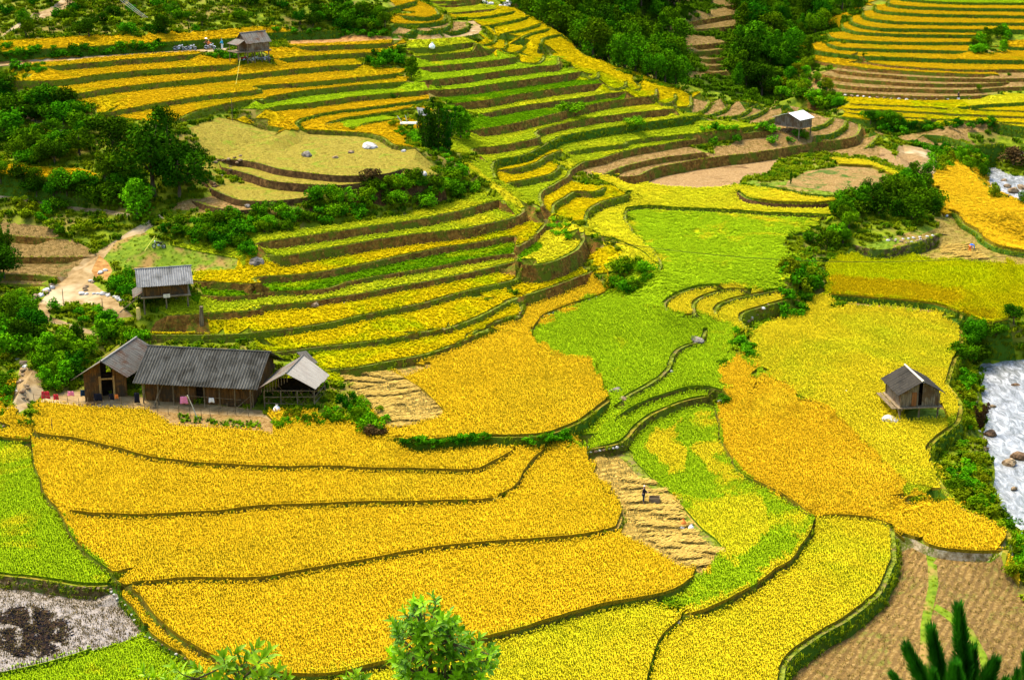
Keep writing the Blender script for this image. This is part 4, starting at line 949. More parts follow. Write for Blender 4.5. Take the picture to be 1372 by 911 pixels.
LM = dict(forest=leaf_mat('forest_leaves', (.010, .045, .0006), (.09, .20, .002)), bright=leaf_mat('bright_leaves', (.025, .10, .0006), (.16, .32, .003)), dark=leaf_mat('dark_leaves', (.004, .026, .0006), (.036, .105, .0015)),
          bush=leaf_mat('bush_leaves', (.010, .05, .0006), (.085, .21, .002)), olive=leaf_mat('olive_leaves', (.04, .065, .0008), (.20, .235, .003)), dry=leaf_mat('dry_twigs', (.03, .018, .006), (.11, .065, .02)))
BARK = simple('bark', (.04, .028, .015), (.13, .095, .055), 6, bs=.5, bd=.03)
def leaves_np(centers, radii, n, ls, rs, squash=.85, shell=.55, up=.25):
    c = rs.integers(0, len(centers), n); d = rs.normal(size=(n, 3)); d /= np.linalg.norm(d, axis=1)[:, None]; d[:, 2] = np.abs(d[:, 2]) * .75 + d[:, 2] * .25 * 1.0 if False else d[:, 2]
    r = radii[c] * (shell + (1 - shell) * rs.random(n) ** .6) * (1 + .12 * rs.normal(size=n))
    p = centers[c] + d * r[:, None] * np.array([1, 1, squash])
    nrm = d * .7 + rs.normal(size=(n, 3)) * .55 + np.array([0, 0, up]); nrm /= np.linalg.norm(nrm, axis=1)[:, None]
    a = np.cross(nrm, rs.normal(size=(n, 3))); a /= np.linalg.norm(a, axis=1)[:, None] + 1e-9; b = np.cross(nrm, a)
    s = ls * (.6 + .8 * rs.random(n))[:, None]
    V = np.stack([p - a * s, p - b * s * .5, p + a * s, p + b * s * .5], 1).reshape(-1, 3)
    F = np.arange(4 * n).reshape(-1, 4)
    return V, F
def tube(V, F, pts, r0, r1, seg=6):
    base = len(V); n = len(pts)
    for i, p in enumerate(pts):
        t = (pts[min(i + 1, n - 1)] - pts[max(i - 1, 0)]).normalized(); a = t.orthogonal().normalized(); b = t.cross(a); r = r0 + (r1 - r0) * i / max(1, n - 1)
        for k in range(seg): q = p + (a * math.cos(k * 2 * math.pi / seg) + b * math.sin(k * 2 * math.pi / seg)) * r; V.append(tuple(q))
    for i in range(n - 1):
        for k in range(seg): F.append((base + i * seg + k, base + i * seg + (k + 1) % seg, base + (i + 1) * seg + (k + 1) % seg, base + (i + 1) * seg + k))
    F.append(tuple(base + (n - 1) * seg + k for k in range(seg)))
def tree_proto(kind, seed, mat, label, cat):
    rs = np.random.default_rng(seed); rr = random.Random(seed)
    root = empty({'round': 'broadleaf_tree', 'tall': 'bamboo_clump', 'cone': 'conifer_tree', 'shrub': 'shrub', 'small': 'small_tree'}[kind], (0, 0, -500))
    V = []; F = []
    if kind == 'round':
        n = 13; H = 1.0; c = np.array([(rr.uniform(-.27, .27), rr.uniform(-.27, .27), rr.uniform(.42, .88)) for _ in range(n)]); rad = np.array([rr.uniform(.13, .22) * (1.15 - abs(q[2] - .6)) for q in c]); nl, ls = 2600, .030
        tube(V, F, [Vector((0, 0, -.06)), Vector((.01, .01, .2)), Vector((0, .02, .45)), Vector((.02, 0, .75))], .035, .012)
        for q in c[:6]: tube(V, F, [Vector((0, .01, .3)), Vector((q[0] * .5, q[1] * .5, .3 + (q[2] - .3) * .6)), Vector(q)], .016, .005, 5)
    elif kind == 'small':
        n = 9; c = np.array([(rr.uniform(-.26, .26), rr.uniform(-.26, .26), .3 + .6 * (i / n)) for i in range(n)]); rad = np.array([.24 * (1.25 - q[2]) + .06 for q in c]); nl, ls = 1700, .038
        c[:, :2] *= (1.3 - c[:, 2:3])
        tube(V, F, [Vector((0, 0, -.06)), Vector((.01, 0, .3)), Vector((0, .01, .8))], .03, .008)
        for q in c[:5]: tube(V, F, [Vector((0, 0, .2)), Vector(q)], .012, .004, 5)
    elif kind == 'cone':
        n = 16; c = np.array([(rr.uniform(-1, 1) * .20 * (1.1 - i / n), rr.uniform(-1, 1) * .20 * (1.1 - i / n), .22 + .72 * i / n) for i in range(n)]); rad = np.array([.19 * (1.08 - q[2]) + .035 for q in c]); nl, ls = 2600, .024
        tube(V, F, [Vector((0, 0, -.06)), Vector((0, .01, .5)), Vector((0, 0, .95))], .028, .004)
        for q in c[:8]: tube(V, F, [Vector((0, 0, q[2] - .08)), Vector(q)], .008, .003, 4)
    elif kind == 'tall':
        c = []; rad = []
        for k in range(9):
            a = rr.uniform(0, 6.28); ln = rr.uniform(.04, .28); hh = rr.uniform(.6, .98); pts = []
            for t in (0, .35, .65, .85, 1): q = Vector((math.cos(a) * (ln * t ** 1.6 + .06), math.sin(a) * (ln * t ** 1.6 + .06), hh * t - .04)); pts.append(q)
            tube(V, F, pts, .010, .003, 5)
            for t in (.25, .45, .65, .8, .95): c.append((math.cos(a) * (ln * t ** 1.6 + .06) + rr.uniform(-.03, .03), math.sin(a) * (ln * t ** 1.6 + .06) + rr.uniform(-.03, .03), hh * t)); rad.append(rr.uniform(.07, .12) * (1.2 - .5 * t))
        c = np.array(c); rad = np.array(rad); nl, ls = 3000, .024
    else:
        n = 9; c = np.array([(rr.uniform(-.36, .36), rr.uniform(-.36, .36), rr.uniform(.2, .68)) for _ in range(n)]); rad = np.array([rr.uniform(.17, .29) for q in c]); nl, ls = 1100, .052
        for q in c[:6]: tube(V, F, [Vector((0, 0, -.05)), Vector((q[0] * .4, q[1] * .4, q[2] * .5)), Vector(q)], .014, .005, 4)
    mesh_obj('trunk' if kind in ('round', 'cone', 'small') else 'stems', V, F, BARK, root)
    LV, LF = leaves_np(c, rad, nl, ls, rs)
    LV[:, 2] = np.maximum(LV[:, 2], .0)
    mesh_obj('crown' if kind != 'shrub' else 'foliage', LV, LF.tolist(), mat, root)
    tag(root, label, cat); return root
protos = {}
def proto(kind, matk, seed):
    k = (kind, matk, seed)
    if k not in protos: protos[k] = [tree_proto(kind, seed, LM[matk], 'x', {'round': 'tree', 'tall': 'bamboo', 'cone': 'tree', 'shrub': 'shrub', 'small': 'tree'}[kind]), False]
    return protos[k]
QUEUE = []
def plant(p, H, kind, matk, label, group=None, wide=1.0, seed=None):
    if kind == 'shrub' and group: QUEUE.append((H / (p - CAM).length * (1 if -20 < project(p)[0] < 1392 and -20 < project(p)[1] < 930 else .1), random.random(), (p, H, kind, matk, label, group, wide))); return
    return plant_now(p, H, kind, matk, label, group, wide, seed)
def plant_now(p, H, kind, matk, label, group=None, wide=1.0, seed=None):
    e = proto(kind, matk, random.randrange(4) if seed is None else seed)
    o = copy_tree(e[0]) if e[1] else e[0]; e[1] = True
    o.location = (p.x, p.y, p.z - .03 * H); o.rotation_euler = (0, 0, random.uniform(0, 6.28)); w = H * wide * random.uniform(.9, 1.1); o.scale = (w, w, H)
    tag(o, label, None, group)
    if group is None and 'group' in o: del o['group']
    return o
def tree_at(u, v, hpx, kind, matk, label, group=None, wide=1.0, seed=None):
    p = ground(u, v)
    if p is None: return None
    return plant(p, hpx * (p - CAM).length / FPX, kind, matk, label, group, wide, seed)
FG_ = 'trees of the gorge forest'
def fill(poly, n, hmin, hmax, kinds, mats, label, group, wide=1.0, mind=4, ok=None):
    gap = group == FG_
    q = np.array([(a[0], a[1]) for a in parse(poly)]); out = []; tries = 0
    while len(out) < n and tries < n * 40:
        tries += 1; u = random.uniform(q[:, 0].min(), q[:, 0].max()); v = random.uniform(q[:, 1].min(), q[:, 1].max())
        if not inpoly(u, v, q) or any(abs(u - a) + 2 * abs(v - b_) < mind for a, b_ in out): continue
        if gap and 908 < u < 988 and v < 128: continue
        p = ground(u, v)
        if p is None: continue
        out.append((u, v)); plant(p, random.uniform(hmin, hmax), random.choice(kinds), random.choice(mats), label, group, wide)
fill('w 700,-45 1180,-45 1150,0 1050,10 1035,40 1040,90 990,110 1040,138 985,132 900,110 830,75 760,45 715,5', 165, 4.6, 8.5, ['round', 'round', 'cone', 'small'], ['forest', 'forest', 'dark', 'forest'], 'dark green tree in the gorge forest behind the central spur', FG_, 1.1, 8)
fill('w 1040,-20 1170,-40 1160,5 1100,75 1060,110 1030,100', 26, 5, 8, ['round', 'cone'], ['forest', 'dark'], 'dark tree between the gorge and the right hill', 'trees left of the right hill', 1.0, 11)
fill('w 1065,20 1105,15 1115,45 1080,70 1062,55', 5, 4.5, 6, ['round', 'small'], ['bright'], 'bright green tree standing out in the dark wood left of the right hill', 'bright trees in the wood', 1.0, 12)
cr = parse('B 940,52 1040,96 1170,172 1270,238 1366,335 C 70,72 130,110 260,168 400,198 500,213 680,258 850,273 1000,290')
for i in range(len(cr) - 1):
    for j in range(3):
        for back in (7, 14):
            f = (j + random.random()) / 3; u = cr[i][0] * (1 - f) + cr[i + 1][0] * f; v = cr[i][1] * (1 - f) + cr[i + 1][1] * f
            p = ground(u, v + 2)
            if p is None: continue
            d = Vector((p.x, p.y, 0)).normalized(); bk = back + random.uniform(-2, 2); x, y = p.x + d.x * bk, p.y + d.y * bk
            if u > 1010 or 905 < u < 985: continue
            plant(Vector((x, y, gz(x, y))), random.uniform(4.5, 7.5) * (1 if u < 960 else .6), random.choice(['round', 'small', 'round']), random.choice(['forest', 'forest', 'bright']), 'leafy tree growing just behind the crest of the central spur', 'trees behind the spur crest')
# left slope wood
tree_at(207, 262, 108, 'round', 'dark', 'tallest dark tree of the left slope, above the curved track', wide=1.05, seed=1)
tree_at(240, 268, 72, 'round', 'dark', 'dark tree leaning over the corner of the dry plateau', wide=1.2, seed=2)
tree_at(184, 290, 56, 'small', 'bright', 'bright green conical tree in front of the tallest dark tree', wide=1.05, seed=1)
tree_at(152, 215, 60, 'round', 'dark', 'rounded dark tree left of the tallest one', wide=1.1, seed=3); tree_at(225, 190, 50, 'round', 'dark', 'dark crown touching the golden terrace end', seed=0)
tree_at(142, 255, 50, 'round', 'forest', 'mid green tree below the small golden strip'); tree_at(165, 250, 50, 'round', 'forest', 'mid green tree right of the small golden strip'); tree_at(262, 232, 44, 'round', 'dark', 'short dark tree at the plateau corner', wide=1.2)
BS = 'shrubs on the left slope'
fill('E 0,130 60,120 130,170 250,230 400,260 560,340 560,560 480,660 200,650 0,640', 42, 2.0, 4.2, ['shrub', 'round', 'shrub'], ['bush', 'dark', 'forest'], 'dense shrub on the left slope under the golden terraces', BS, 1.2, 12)
fill('E 0,740 300,750 520,760 900,800 900,890 700,900 500,880 200,840 0,820', 24, 1.8, 3.4, ['shrub', 'round'], ['bush', 'dark', 'forest'], 'dense shrub beside the narrow path on the left slope', 'shrubs beside the narrow path', 1.2, 10)
fill('e 60,200 340,240 500,330 460,420 300,380 160,300', 10, 1.2, 2.2, ['shrub'], ['bush', 'olive'], 'low shrub on the grassy slope above the brown terraces', 'low shrubs above the brown terraces', 1.2, 12)
fill('F 60,590 240,540 400,520 600,480 830,430 1000,390 1180,350 1290,400 1290,450 1000,525 700,570 380,615 200,660', 62, 1.5, 2.7, ['shrub'], ['bush', 'bush', 'bright'], 'leafy shrub in the band below the dry terraces', 'shrubs below the dry terraces', 1.25, 9)
fill('e 780,310 950,320 1150,330 1290,420 1330,480 1150,450 1000,410 860,360', 20, 1.3, 2.3, ['shrub'], ['bush', 'dark'], 'leafy shrub around the grass patch with the motorbike', 'shrubs around the grass patch', 1.2, 9)
fill('w 940,175 990,165 1040,178 1075,185 1060,195 1000,197 945,195', 12, 1.2, 2, ['shrub'], ['bush', 'bright'], 'low shrub on the bank left of the tin roofed hut', 'shrubs by the tin roofed hut', 1.3, 8)
tree_at(1080, 187, 16, 'shrub', 'bright', 'single upright bush right of the tin roofed hut', wide=.7)
fill('G 210,600 330,590 500,560 620,430 720,440 800,560 830,680 700,720 480,720 330,700 220,700', 30, 2.6, 4.4, ['shrub', 'round', 'small'], ['bush', 'dark', 'bush'], 'dense dark bush on the bank below the ploughed mound', 'bushes below the ploughed mound', 1.15, 12)
fill('h 370,230 480,220 480,330 470,420 300,470 200,440 380,330', 14, 1.8, 3.2, ['shrub', 'round'], ['bush', 'bright'], 'leafy bush at the right edge of the patchy green field', 'bushes edging the patchy field', 1.1, 9)
fill('h 130,530 280,540 330,640 240,700 130,640', 18, 1.5, 2.8, ['shrub'], ['bush', 'olive', 'bright'], 'bush on the steep bank between patchy field and yellow plain', 'bushes on the steep central bank', 1.15, 8)
fill('h 120,680 240,700 200,800 100,860 60,830', 9, 1.0, 1.8, ['shrub'], ['bush', 'olive'], 'low bush at the foot of the steep central bank', 'low bushes of the central bank', 1.2, 8)
fill('g 560,530 640,510 750,580 720,640 620,700 560,660', 12, 1.6, 2.8, ['shrub'], ['bright', 'bush'], 'bright bush filling the notch below the spur', 'bushes in the notch of the spur', 1.1, 7)
fill('l 1020,60 1130,20 1150,120 1100,220 1040,200', 8, 2.0, 3.2, ['shrub', 'round'], ['bush', 'dark'], 'dark bush on the river bank by the big boulder', 'bushes by the big boulder', 1.1, 10)
fill('l 1000,250 1100,230 1100,330 1090,560 1050,540 1060,420 990,330', 16, 1.0, 1.9, ['shrub'], ['bush', 'olive'], 'shrub on the river bank beside the riverside hut', 'shrubs beside the riverside hut', 1.1, 9)
fill('l 940,640 1040,580 1130,660 1150,860 1110,900 1000,880', 20, .8, 1.6, ['shrub'], ['bush', 'olive', 'bright'], 'shrub on the eroded river slope', 'shrubs on the river slope', 1.2, 9)
fill('p 900,-10 1080,20 1130,120 1240,210 1300,480 1210,400 1200,200 1060,110', 24, 1.0, 2.0, ['shrub'], ['bright', 'bush', 'olive'], 'light green shrub on the lower river bank', 'shrubs on the lower river bank', 1.2, 9)
tree_at(1313, 575, 40, 'tall', 'dry', 'thin bare shrub leaning over the river', wide=.7, seed=1)
tree_at(1358, 222, 26, 'small', 'dry', 'leafless brown tree by the upper river', wide=1.5, seed=2)
fill('G 80,-30 240,-10 240,40 130,30 20,20', 12, 2, 3.2, ['shrub', 'round'], ['bright', 'bush'], 'light green bush on the bank behind the tin roofed hut', 'bushes behind the tin roofed hut', 1.3, 7)
fill('w 1035,110 1060,95 1080,90 1110,120 1128,138 1115,150 1060,140 1030,132', 26, 2.2, 3.6, ['shrub', 'round'], ['bright', 'olive', 'bush'], 'light green bush at the left foot of the right hill', 'bushes at the foot of the right hill', 1.2, 8)
fill('G 360,90 500,90 640,130 620,190 520,180 420,140', 16, 1.8, 3, ['shrub', 'round'], ['dark', 'bush'], 'dark bush in front of the far yellow strips', 'bushes before the far yellow strips', 1.2, 8)
fill('G 640,130 1180,110 1200,150 700,170', 16, 1, 1.8, ['shrub'], ['bush', 'dark'], 'low dark bush on the bank under the far yellow strips', 'low bushes under the far yellow strips', 1.3, 12)
fill('G 640,230 900,270 1080,300 1060,320 800,300', 14, 1, 1.9, ['shrub'], ['bush', 'dark'], 'low bush along the edge of the cut terraces', 'bushes along the cut terraces', 1.2, 9)
fill('G 760,330 980,310 1160,340 1140,420 1020,400 950,350 880,430 780,430', 20, 1.4, 2.8, ['shrub', 'shrub', 'small'], ['bright', 'bush', 'olive'], 'leafy shrub above the amber field', 'shrubs above the amber field', 1.15, 9)
tree_at(1318, 240, 26, 'small', 'bush', 'green tree left of the upper river pool', wide=.9); tree_at(1332, 268, 24, 'small', 'olive', 'olive shrub at the lower end of the pool', wide=.9); tree_at(1372, 278, 24, 'round', 'bush', 'dark green bush right of the lower pool', wide=1.1)
tree_at(1358, 434, 26, 'round', 'dark', 'dark bush hanging over the big boulder at the river bend', wide=1.4); tree_at(1335, 448, 22, 'shrub', 'bush', 'bush left of the big boulder at the river bend', wide=1.3)
tree_at(1368, 224, 16, 'shrub', 'dark', 'dark bush under the leafless tree', wide=1.4)
fill('D 1110,220 1250,160 1280,150 1290,270 1240,280 1110,270', 12, 1.6, 3.2, ['shrub', 'small'], ['bush', 'bright'], 'bush in the green gap of the right hill terraces', 'bushes in the gap of the right hill', 1.1, 8)
tree_at(1312, 122, 11, 'shrub', 'bright', 'small bright plant above the far yellow strips', wide=.7)
for u, v in [(1110, 58), (1045, 55)]: tree_at(u + 20, v + 2, 10, 'shrub', 'olive', 'tiny shrub on the left end of a right hill terrace', 'tiny shrubs of the right hill')
# upper hillside
fill('w -20,44 60,52 220,50 300,40 370,30 400,20 380,5 250,-10 0,0', 46, 1.4, 2.8, ['shrub', 'shrub', 'round'], ['bush', 'olive', 'dark'], 'scrubby bush on the upper left hillside', 'bushes of the upper left hillside', 1.25, 15)
fill('w 370,38 420,20 470,15 520,25 528,40 500,46 430,42', 26, 2, 4, ['shrub', 'round'], ['bush', 'dark', 'forest'], 'dark bush above the red clay cutting', 'bushes above the clay cutting', 1.2, 9)
tree_at(120, 51, 27, 'round', 'dark', 'dark round tree on the upper hillside left of the power line', wide=1.1); tree_at(222, 47, 28, 'round', 'dark', 'dark round tree on the upper hillside right of the power line', wide=1.1)
tree_at(35, 52, 24, 'round', 'forest', 'green tree at the foot of the clay gully', wide=1.2); tree_at(452, 16, 24, 'round', 'dark', 'dark tree on the skyline above the clay cutting'); tree_at(425, 16, 22, 'round', 'dark', 'dark tree left of the skyline one')
fill('a -10,255 300,262 600,255 900,235 930,260 600,290 300,310 -10,315', 34, .9, 1.7, ['shrub'], ['bush', 'dark'], 'hedge bush on the bank between road and upper golden strip', 'hedge bushes above the road', 1.4, 8)
fill('b 110,170 350,170 600,170 720,195 620,200 400,190 130,200', 14, .9, 1.6, ['shrub'], ['bush'], 'hedge bush over the red clay cutting', 'hedge bushes over the cutting', 1.3, 7)
fill('b 590,290 760,270 780,330 790,370 600,370', 12, 1.2, 2.2, ['shrub'], ['bush', 'dark'], 'leafy bush breaking the upper terraces', 'bushes breaking the upper terraces', 1.2, 8)
tree_at(551, 106, 32, 'small', 'bush', 'green conical tree between the two groups of upper terraces', wide=.8); tree_at(538, 75, 18, 'shrub', 'bush', 'leafy bush at the end of the golden strips below the road', wide=.8); tree_at(527, 134, 10, 'shrub', 'dark', 'tiny round bush alone on a golden strip', wide=.8)
fill('a 60,350 230,345 240,385 180,395 60,380', 8, .9, 1.5, ['shrub'], ['bush'], 'low bush under the left end of the dirt road', 'bushes under the dirt road', 1.3, 9)
fill('a 1100,300 1230,275 1240,320 1130,325', 7, .9, 1.5, ['shrub'], ['bush'], 'low bush beside the upper stilt hut', 'bushes beside the upper stilt hut', 1.3, 8)
# bamboo by the collapsed shelter
tree_at(586, 205, 82, 'tall', 'dark', 'tall dark bamboo clump beside the broken shelter', wide=.72, seed=0); tree_at(600, 204, 66, 'tall', 'dark', 'second dark bamboo clump, shorter, behind the first', wide=.8, seed=2)
tree_at(572, 203, 56, 'tall', 'dark', 'leaning dark bamboo clump touching the shelter', wide=.9, seed=3); tree_at(617, 186, 46, 'small', 'bush', 'lighter flowering tree right of the bamboo', wide=1.15, seed=1)
fill('B 210,770 330,770 430,860 460,911 380,911', 14, .8, 1.5, ['shrub'], ['bright', 'olive'], 'light green bush below the broken shelter', 'bushes below the shelter', 1.3, 7)
fill('F 960,190 1040,200 1180,280 1250,350 1190,330 1080,250', 16, .8, 1.6, ['shrub'], ['bright', 'bush'], 'light green bush on the ridge right of the dry plateau', 'bushes on the plateau ridge', 1.2, 8)
tree_at(496, 240, 22, 'shrub', 'dry', 'brown withered bush at the end of the plateau wall', wide=1.3)
# around the barns and farmhouse
fill('i 0,-80 120,-100 220,-20 210,100 100,160 0,130', 20, 2, 3.8, ['shrub', 'round'], ['bush', 'dark', 'bright'], 'leafy bush left of the farmhouse above the ditch', 'bushes above the ditch', 1.15, 11)
fill('i 230,120 420,90 560,60 500,140 420,230 380,300 280,330 210,310 200,200', 22, 1.4, 3, ['shrub', 'shrub', 'small'], ['bush', 'bright', 'dark'], 'leafy bush against the left end of the farmhouse', 'bushes at the farmhouse end', 1.15, 10)
fill('e 260,750 400,750 590,800 580,860 480,850 350,820', 14, .9, 1.6, ['shrub'], ['bush', 'olive'], 'low bush inside the fork of the track', 'bushes in the track fork', 1.3, 9)
fill('i 530,-20 620,-50 640,30 760,60 700,90 560,40', 10, 1.4, 2.4, ['shrub'], ['bright', 'bush'], 'bright leafy plant between track and farmhouse roof', 'plants between track and roof', 1.1, 8)
fill('e 590,560 680,560 720,680 640,720 600,660', 8, 1.2, 2.2, ['shrub'], ['bush'], 'bush on the bank left of the small stilt barn', 'bushes left of the stilt barn', 1.1, 8)
fill('e -20,330 0,360 40,470 20,700 -40,700', 8, 3, 5, ['round', 'tall'], ['bush', 'dark'], 'tall green tree cut by the left picture edge', 'trees at the left edge', 1, 12)
fill('i -10,250 50,270 40,410 -10,430', 6, 1.2, 2.2, ['shrub'], ['bush'], 'bush left of the stone ditch', 'bushes left of the ditch', 1.1, 8)
fill('j 80,480 350,400 560,400 660,420 720,560 620,590 500,555 100,530', 34, .8, 1.8, ['shrub'], ['bright', 'bush', 'olive'], 'garden shrub right of the farmhouse', 'garden shrubs beside the farmhouse', 1.0, 7)
tree_at(466, 545, 28, 'shrub', 'dark', 'dark round bush between farmhouse and straw plot', wide=1.1)
tree_at(492, 583, 40, 'shrub', 'bright', 'tall bright bush at the tip of the farmhouse garden', wide=1.0); tree_at(505, 588, 28, 'shrub', 'dry', 'withered brown bush at the garden tip', wide=1.2)
fill('j 740,600 930,625 1200,585 1330,590 1200,570 930,605', 18, .5, 1.0, ['shrub'], ['bush', 'dark'], 'low dark bush on the bank above the golden plots', 'bushes on the bank above the golden plots', 1.6, 7)
fill('k 20,620 330,545 340,590 100,610', 9, .6, 1.1, ['shrub'], ['bush'], 'low green bush right of the meeting golden plots', 'bushes at the meeting of the plots', 1.5, 8)
fill('k 1180,50 1220,20 1310,150 1290,180 1180,140', 9, .8, 1.6, ['shrub'], ['bush', 'bright'], 'bush along the small stream in the green fields', 'bushes along the small stream', 1.2, 6)
tree_at(974, 540, 16, 'shrub', 'bush', 'dark bush where the green and orange plots meet', wide=1.4); tree_at(968, 490, 12, 'shrub', 'dark', 'small dark bush above the orange lobe', wide=1.4)
tree_at(849, 168, 14, 'shrub', 'bright', 'light bush growing on a brown terrace bank', wide=1.8); tree_at(765, 150, 18, 'shrub', 'bright', 'bright bush hanging on the terrace bank of the spur', wide=1.9)
tree_at(1059, 248, 22, 'cone', 'dark', 'thin dark sapling on the edge of the ploughed mound', wide=.35)
fill('A 620,520 740,560 740,650 680,660 600,600', 8, .6, 1.1, ['shrub'], ['bright'], 'low bright bush at the nose of the spur', 'bushes at the spur nose', 1.5, 8)

QUEUE.sort(key=lambda q: -q[0])
rest = {}
for i, (_, _, a) in enumerate(QUEUE):
    if i < 265: plant_now(*a)
    else: rest.setdefault(a[3], []).append(a)
V = []; F = []; mi = []; base = 0; mk = list(rest)
for k, mt in enumerate(mk):
    for (p, H, kind, matk, label, group, wide) in rest[mt]:
        rs = np.random.default_rng(int(p.x * 100 + p.y * 10) & 0xffff)
        c = np.array([(random.uniform(-.36, .36), random.uniform(-.36, .36), random.uniform(.2, .68)) for _ in range(7)]); rad = np.array([random.uniform(.17, .29) for _ in range(7)])
        a, b_ = leaves_np(c, rad, 420, .075, rs); a[:, 2] = np.maximum(a[:, 2], 0); a = a * np.array([H * wide, H * wide, H]) + np.array(p)
        V.append(a); F.append(b_ + base); base += len(a); mi += [k] * len(b_)
o = mesh_obj('low_bushes', np.concatenate(V), np.concatenate(F).tolist(), [LM[k] for k in mk], fm=mi)
tag(o, 'small low bushes spread over the banks and slopes between the terraces', 'bushes', kind='stuff')
# ------------------------------------------------------------------ building materials
def wood_mat(name, lo, hi, grain=(9, 9, .7), extra=None):
    m, nt, b = newmat(name); tc = nd(nt, 'ShaderNodeTexCoord'); mp = nd(nt, 'ShaderNodeMapping'); mp.inputs['Scale'].default_value = grain
    nt.links.new(tc.outputs['Object'], mp.inputs[0]); n = tex_noise(nt, 1, 5, .7, vec=mp.outputs[0]); n2 = tex_noise(nt, .9, 3, .6, 'obj')
    c = ramp(nt, n.outputs[0], [(.33, lo), (.66, hi)]).outputs[0]
    if extra: c = mix(nt, ramp(nt, n2.outputs[0], [(.48, 0.0), (.62, 1.0)]).outputs[0], c, extra)
    nt.links.new(c, b.inputs['Base Color']); bump(nt, b, n.outputs[0], .5, .02); return m
WOODD = wood_mat('dark_planks', (.03, .014, .005), (.17, .085, .026), (7, 7, .6), (.05, .035, .02))
WOODG = wood_mat('grey_planks', (.05, .038, .025), (.24, .19, .125), (7, 7, .6), (.10, .06, .03))
POLE = wood_mat('pole_wood', (.06, .042, .022), (.22, .165, .09), (5, 5, 1))
PLANK = wood_mat('pale_planks', (.12, .085, .045), (.30, .225, .13), (1, 6, 6))
EARTH = simple('rammed_earth', (.12, .06, .02), (.30, .17, .06), 2, bd=.05)
DARKM = simple('shade_black', (.006, .004, .003), (.02, .014, .01), 2)  # near-black colour standing in for shade inside the buildings
def roof_mat(name, lo, hi, patch, rust):
    m, nt, b = newmat(name); uv = nd(nt, 'ShaderNodeUVMap'); mp = nd(nt, 'ShaderNodeMapping'); mp.inputs['Scale'].default_value = (5.5, .35, 1)
    nt.links.new(uv.outputs[0], mp.inputs[0]); n = tex_noise(nt, 1, 5, .75, vec=mp.outputs[0]); n2 = tex_noise(nt, .45, 4, .7, vec=uv.outputs[0], dist=.5); n3 = tex_noise(nt, 5, 3, .7, vec=uv.outputs[0])
    c = ramp(nt, n.outputs[0], [(.32, lo), (.68, hi)]).outputs[0]
    c = mix(nt, ramp(nt, n2.outputs[0], [(.45, 0.0), (.62, .8)]).outputs[0], c, patch); c = mix(nt, ramp(nt, n3.outputs[0], [(.58, 0.0), (.72, .7)]).outputs[0], c, rust)
    nt.links.new(c, b.inputs['Base Color']); b.inputs['Roughness'].default_value = .85; b.inputs['Specular IOR Level'].default_value = .08; return m
RF = dict(fibro=roof_mat('weathered_sheet', (.018, .018, .014), (.105, .102, .085), (.016, .015, .010), (.075, .058, .026)), light=roof_mat('grey_sheet', (.09, .09, .085), (.25, .25, .235), (.06, .06, .05), (.16, .13, .08)),
          board=roof_mat('board_roof', (.055, .048, .036), (.19, .17, .13), (.09, .035, .012), (.30, .27, .21)), pale=roof_mat('pale_board_roof', (.17, .15, .115), (.34, .31, .25), (.22, .19, .15), (.10, .075, .045)),
          slate=roof_mat('dark_board_roof', (.012, .010, .007), (.045, .039, .028), (.010, .009, .006), (.10, .085, .05)), tin=roof_mat('new_tin', (.44, .44, .41), (.60, .60, .56), (.58, .56, .5), (.46, .43, .34)))
def roof_sheet(name, A, B_, C, D, mat, parent, wave=.18, amp=.025, thick=.03, rows=1, ragged=0, seed=0):
    """corrugated or boarded sheet between ridge A-B and eave D-C (A above D, B above C), in parent space"""
    L = (B_ - A).length; n = max(6, int(L / wave)) * 4; nr = (B_ - A).cross(D - A).normalized()
    if nr.z < 0: nr = -nr
    V = []; F = []; UV = []; rs = random.Random(seed)
    jit = [rs.uniform(-1, 1) * ragged for _ in range(n // 4 + 2)]
    R_ = rows + 1
    for i in range(n + 1):
        t = i / n; k = i // 4
        for r in range(R_):
            f = r / rows; a = A.lerp(B_, t); d = D.lerp(C, t); p = a.lerp(d, f)
            if r == rows: p = p + (d - a).normalized() * jit[k]
            h = amp * math.sin(i * math.pi / 2 + .4) + (.018 if 0 < r < rows else 0)
            V.append(p + nr * (h + thick)); UV.append((t * L, f * (d - a).length))
    m = len(V)
    V += [p - nr * thick for p in V]; UV += UV
    for i in range(n):
        for r in range(rows):
            a = i * R_ + r; F.append((a, a + 1, a + R_ + 1, a + R_)); F.append((m + a, m + a + R_, m + a + R_ + 1, m + a + 1))
    for i in range(n):
        for r in (0, rows): a = i * R_ + r; F.append((a, a + R_, m + a + R_, m + a))
    for r in range(rows):
        for i in (0, n): a = i * R_ + r; F.append((a, m + a, m + a + 1, a + 1))
    o = mesh_obj(name, V, F, mat, parent); uvl = o.data.uv_layers.new(name='UVMap')
    for lp in o.data.loops: uvl.data[lp.index].uv = UV[lp.vertex_index]
    bm = bmesh.new(); bm.from_mesh(o.data); bmesh.ops.recalc_face_normals(bm, faces=bm.faces); bm.to_mesh(o.data); bm.free()
    return o
def box_vf(V, F, c, s, rot=None):
    b0 = len(V)
    for dx in (-.5, .5):
        for dy in (-.5, .5):
            for dz in (-.5, .5):
                q = Vector((dx * s[0], dy * s[1], dz * s[2]))
                if rot: q = rot @ q
                V.append(tuple(Vector(c) + q))
    for f in ((0, 1, 3, 2), (4, 6, 7, 5), (0, 4, 5, 1), (2, 3, 7, 6), (0, 2, 6, 4), (1, 5, 7, 3)): F.append(tuple(b0 + k for k in f))
def beam(V, F, a, b, w, h=None):
    a, b = Vector(a), Vector(b); d = b - a; q = d.to_track_quat('X', 'Z').to_matrix(); box_vf(V, F, (a + b) / 2, (d.length, w, h or w), q)
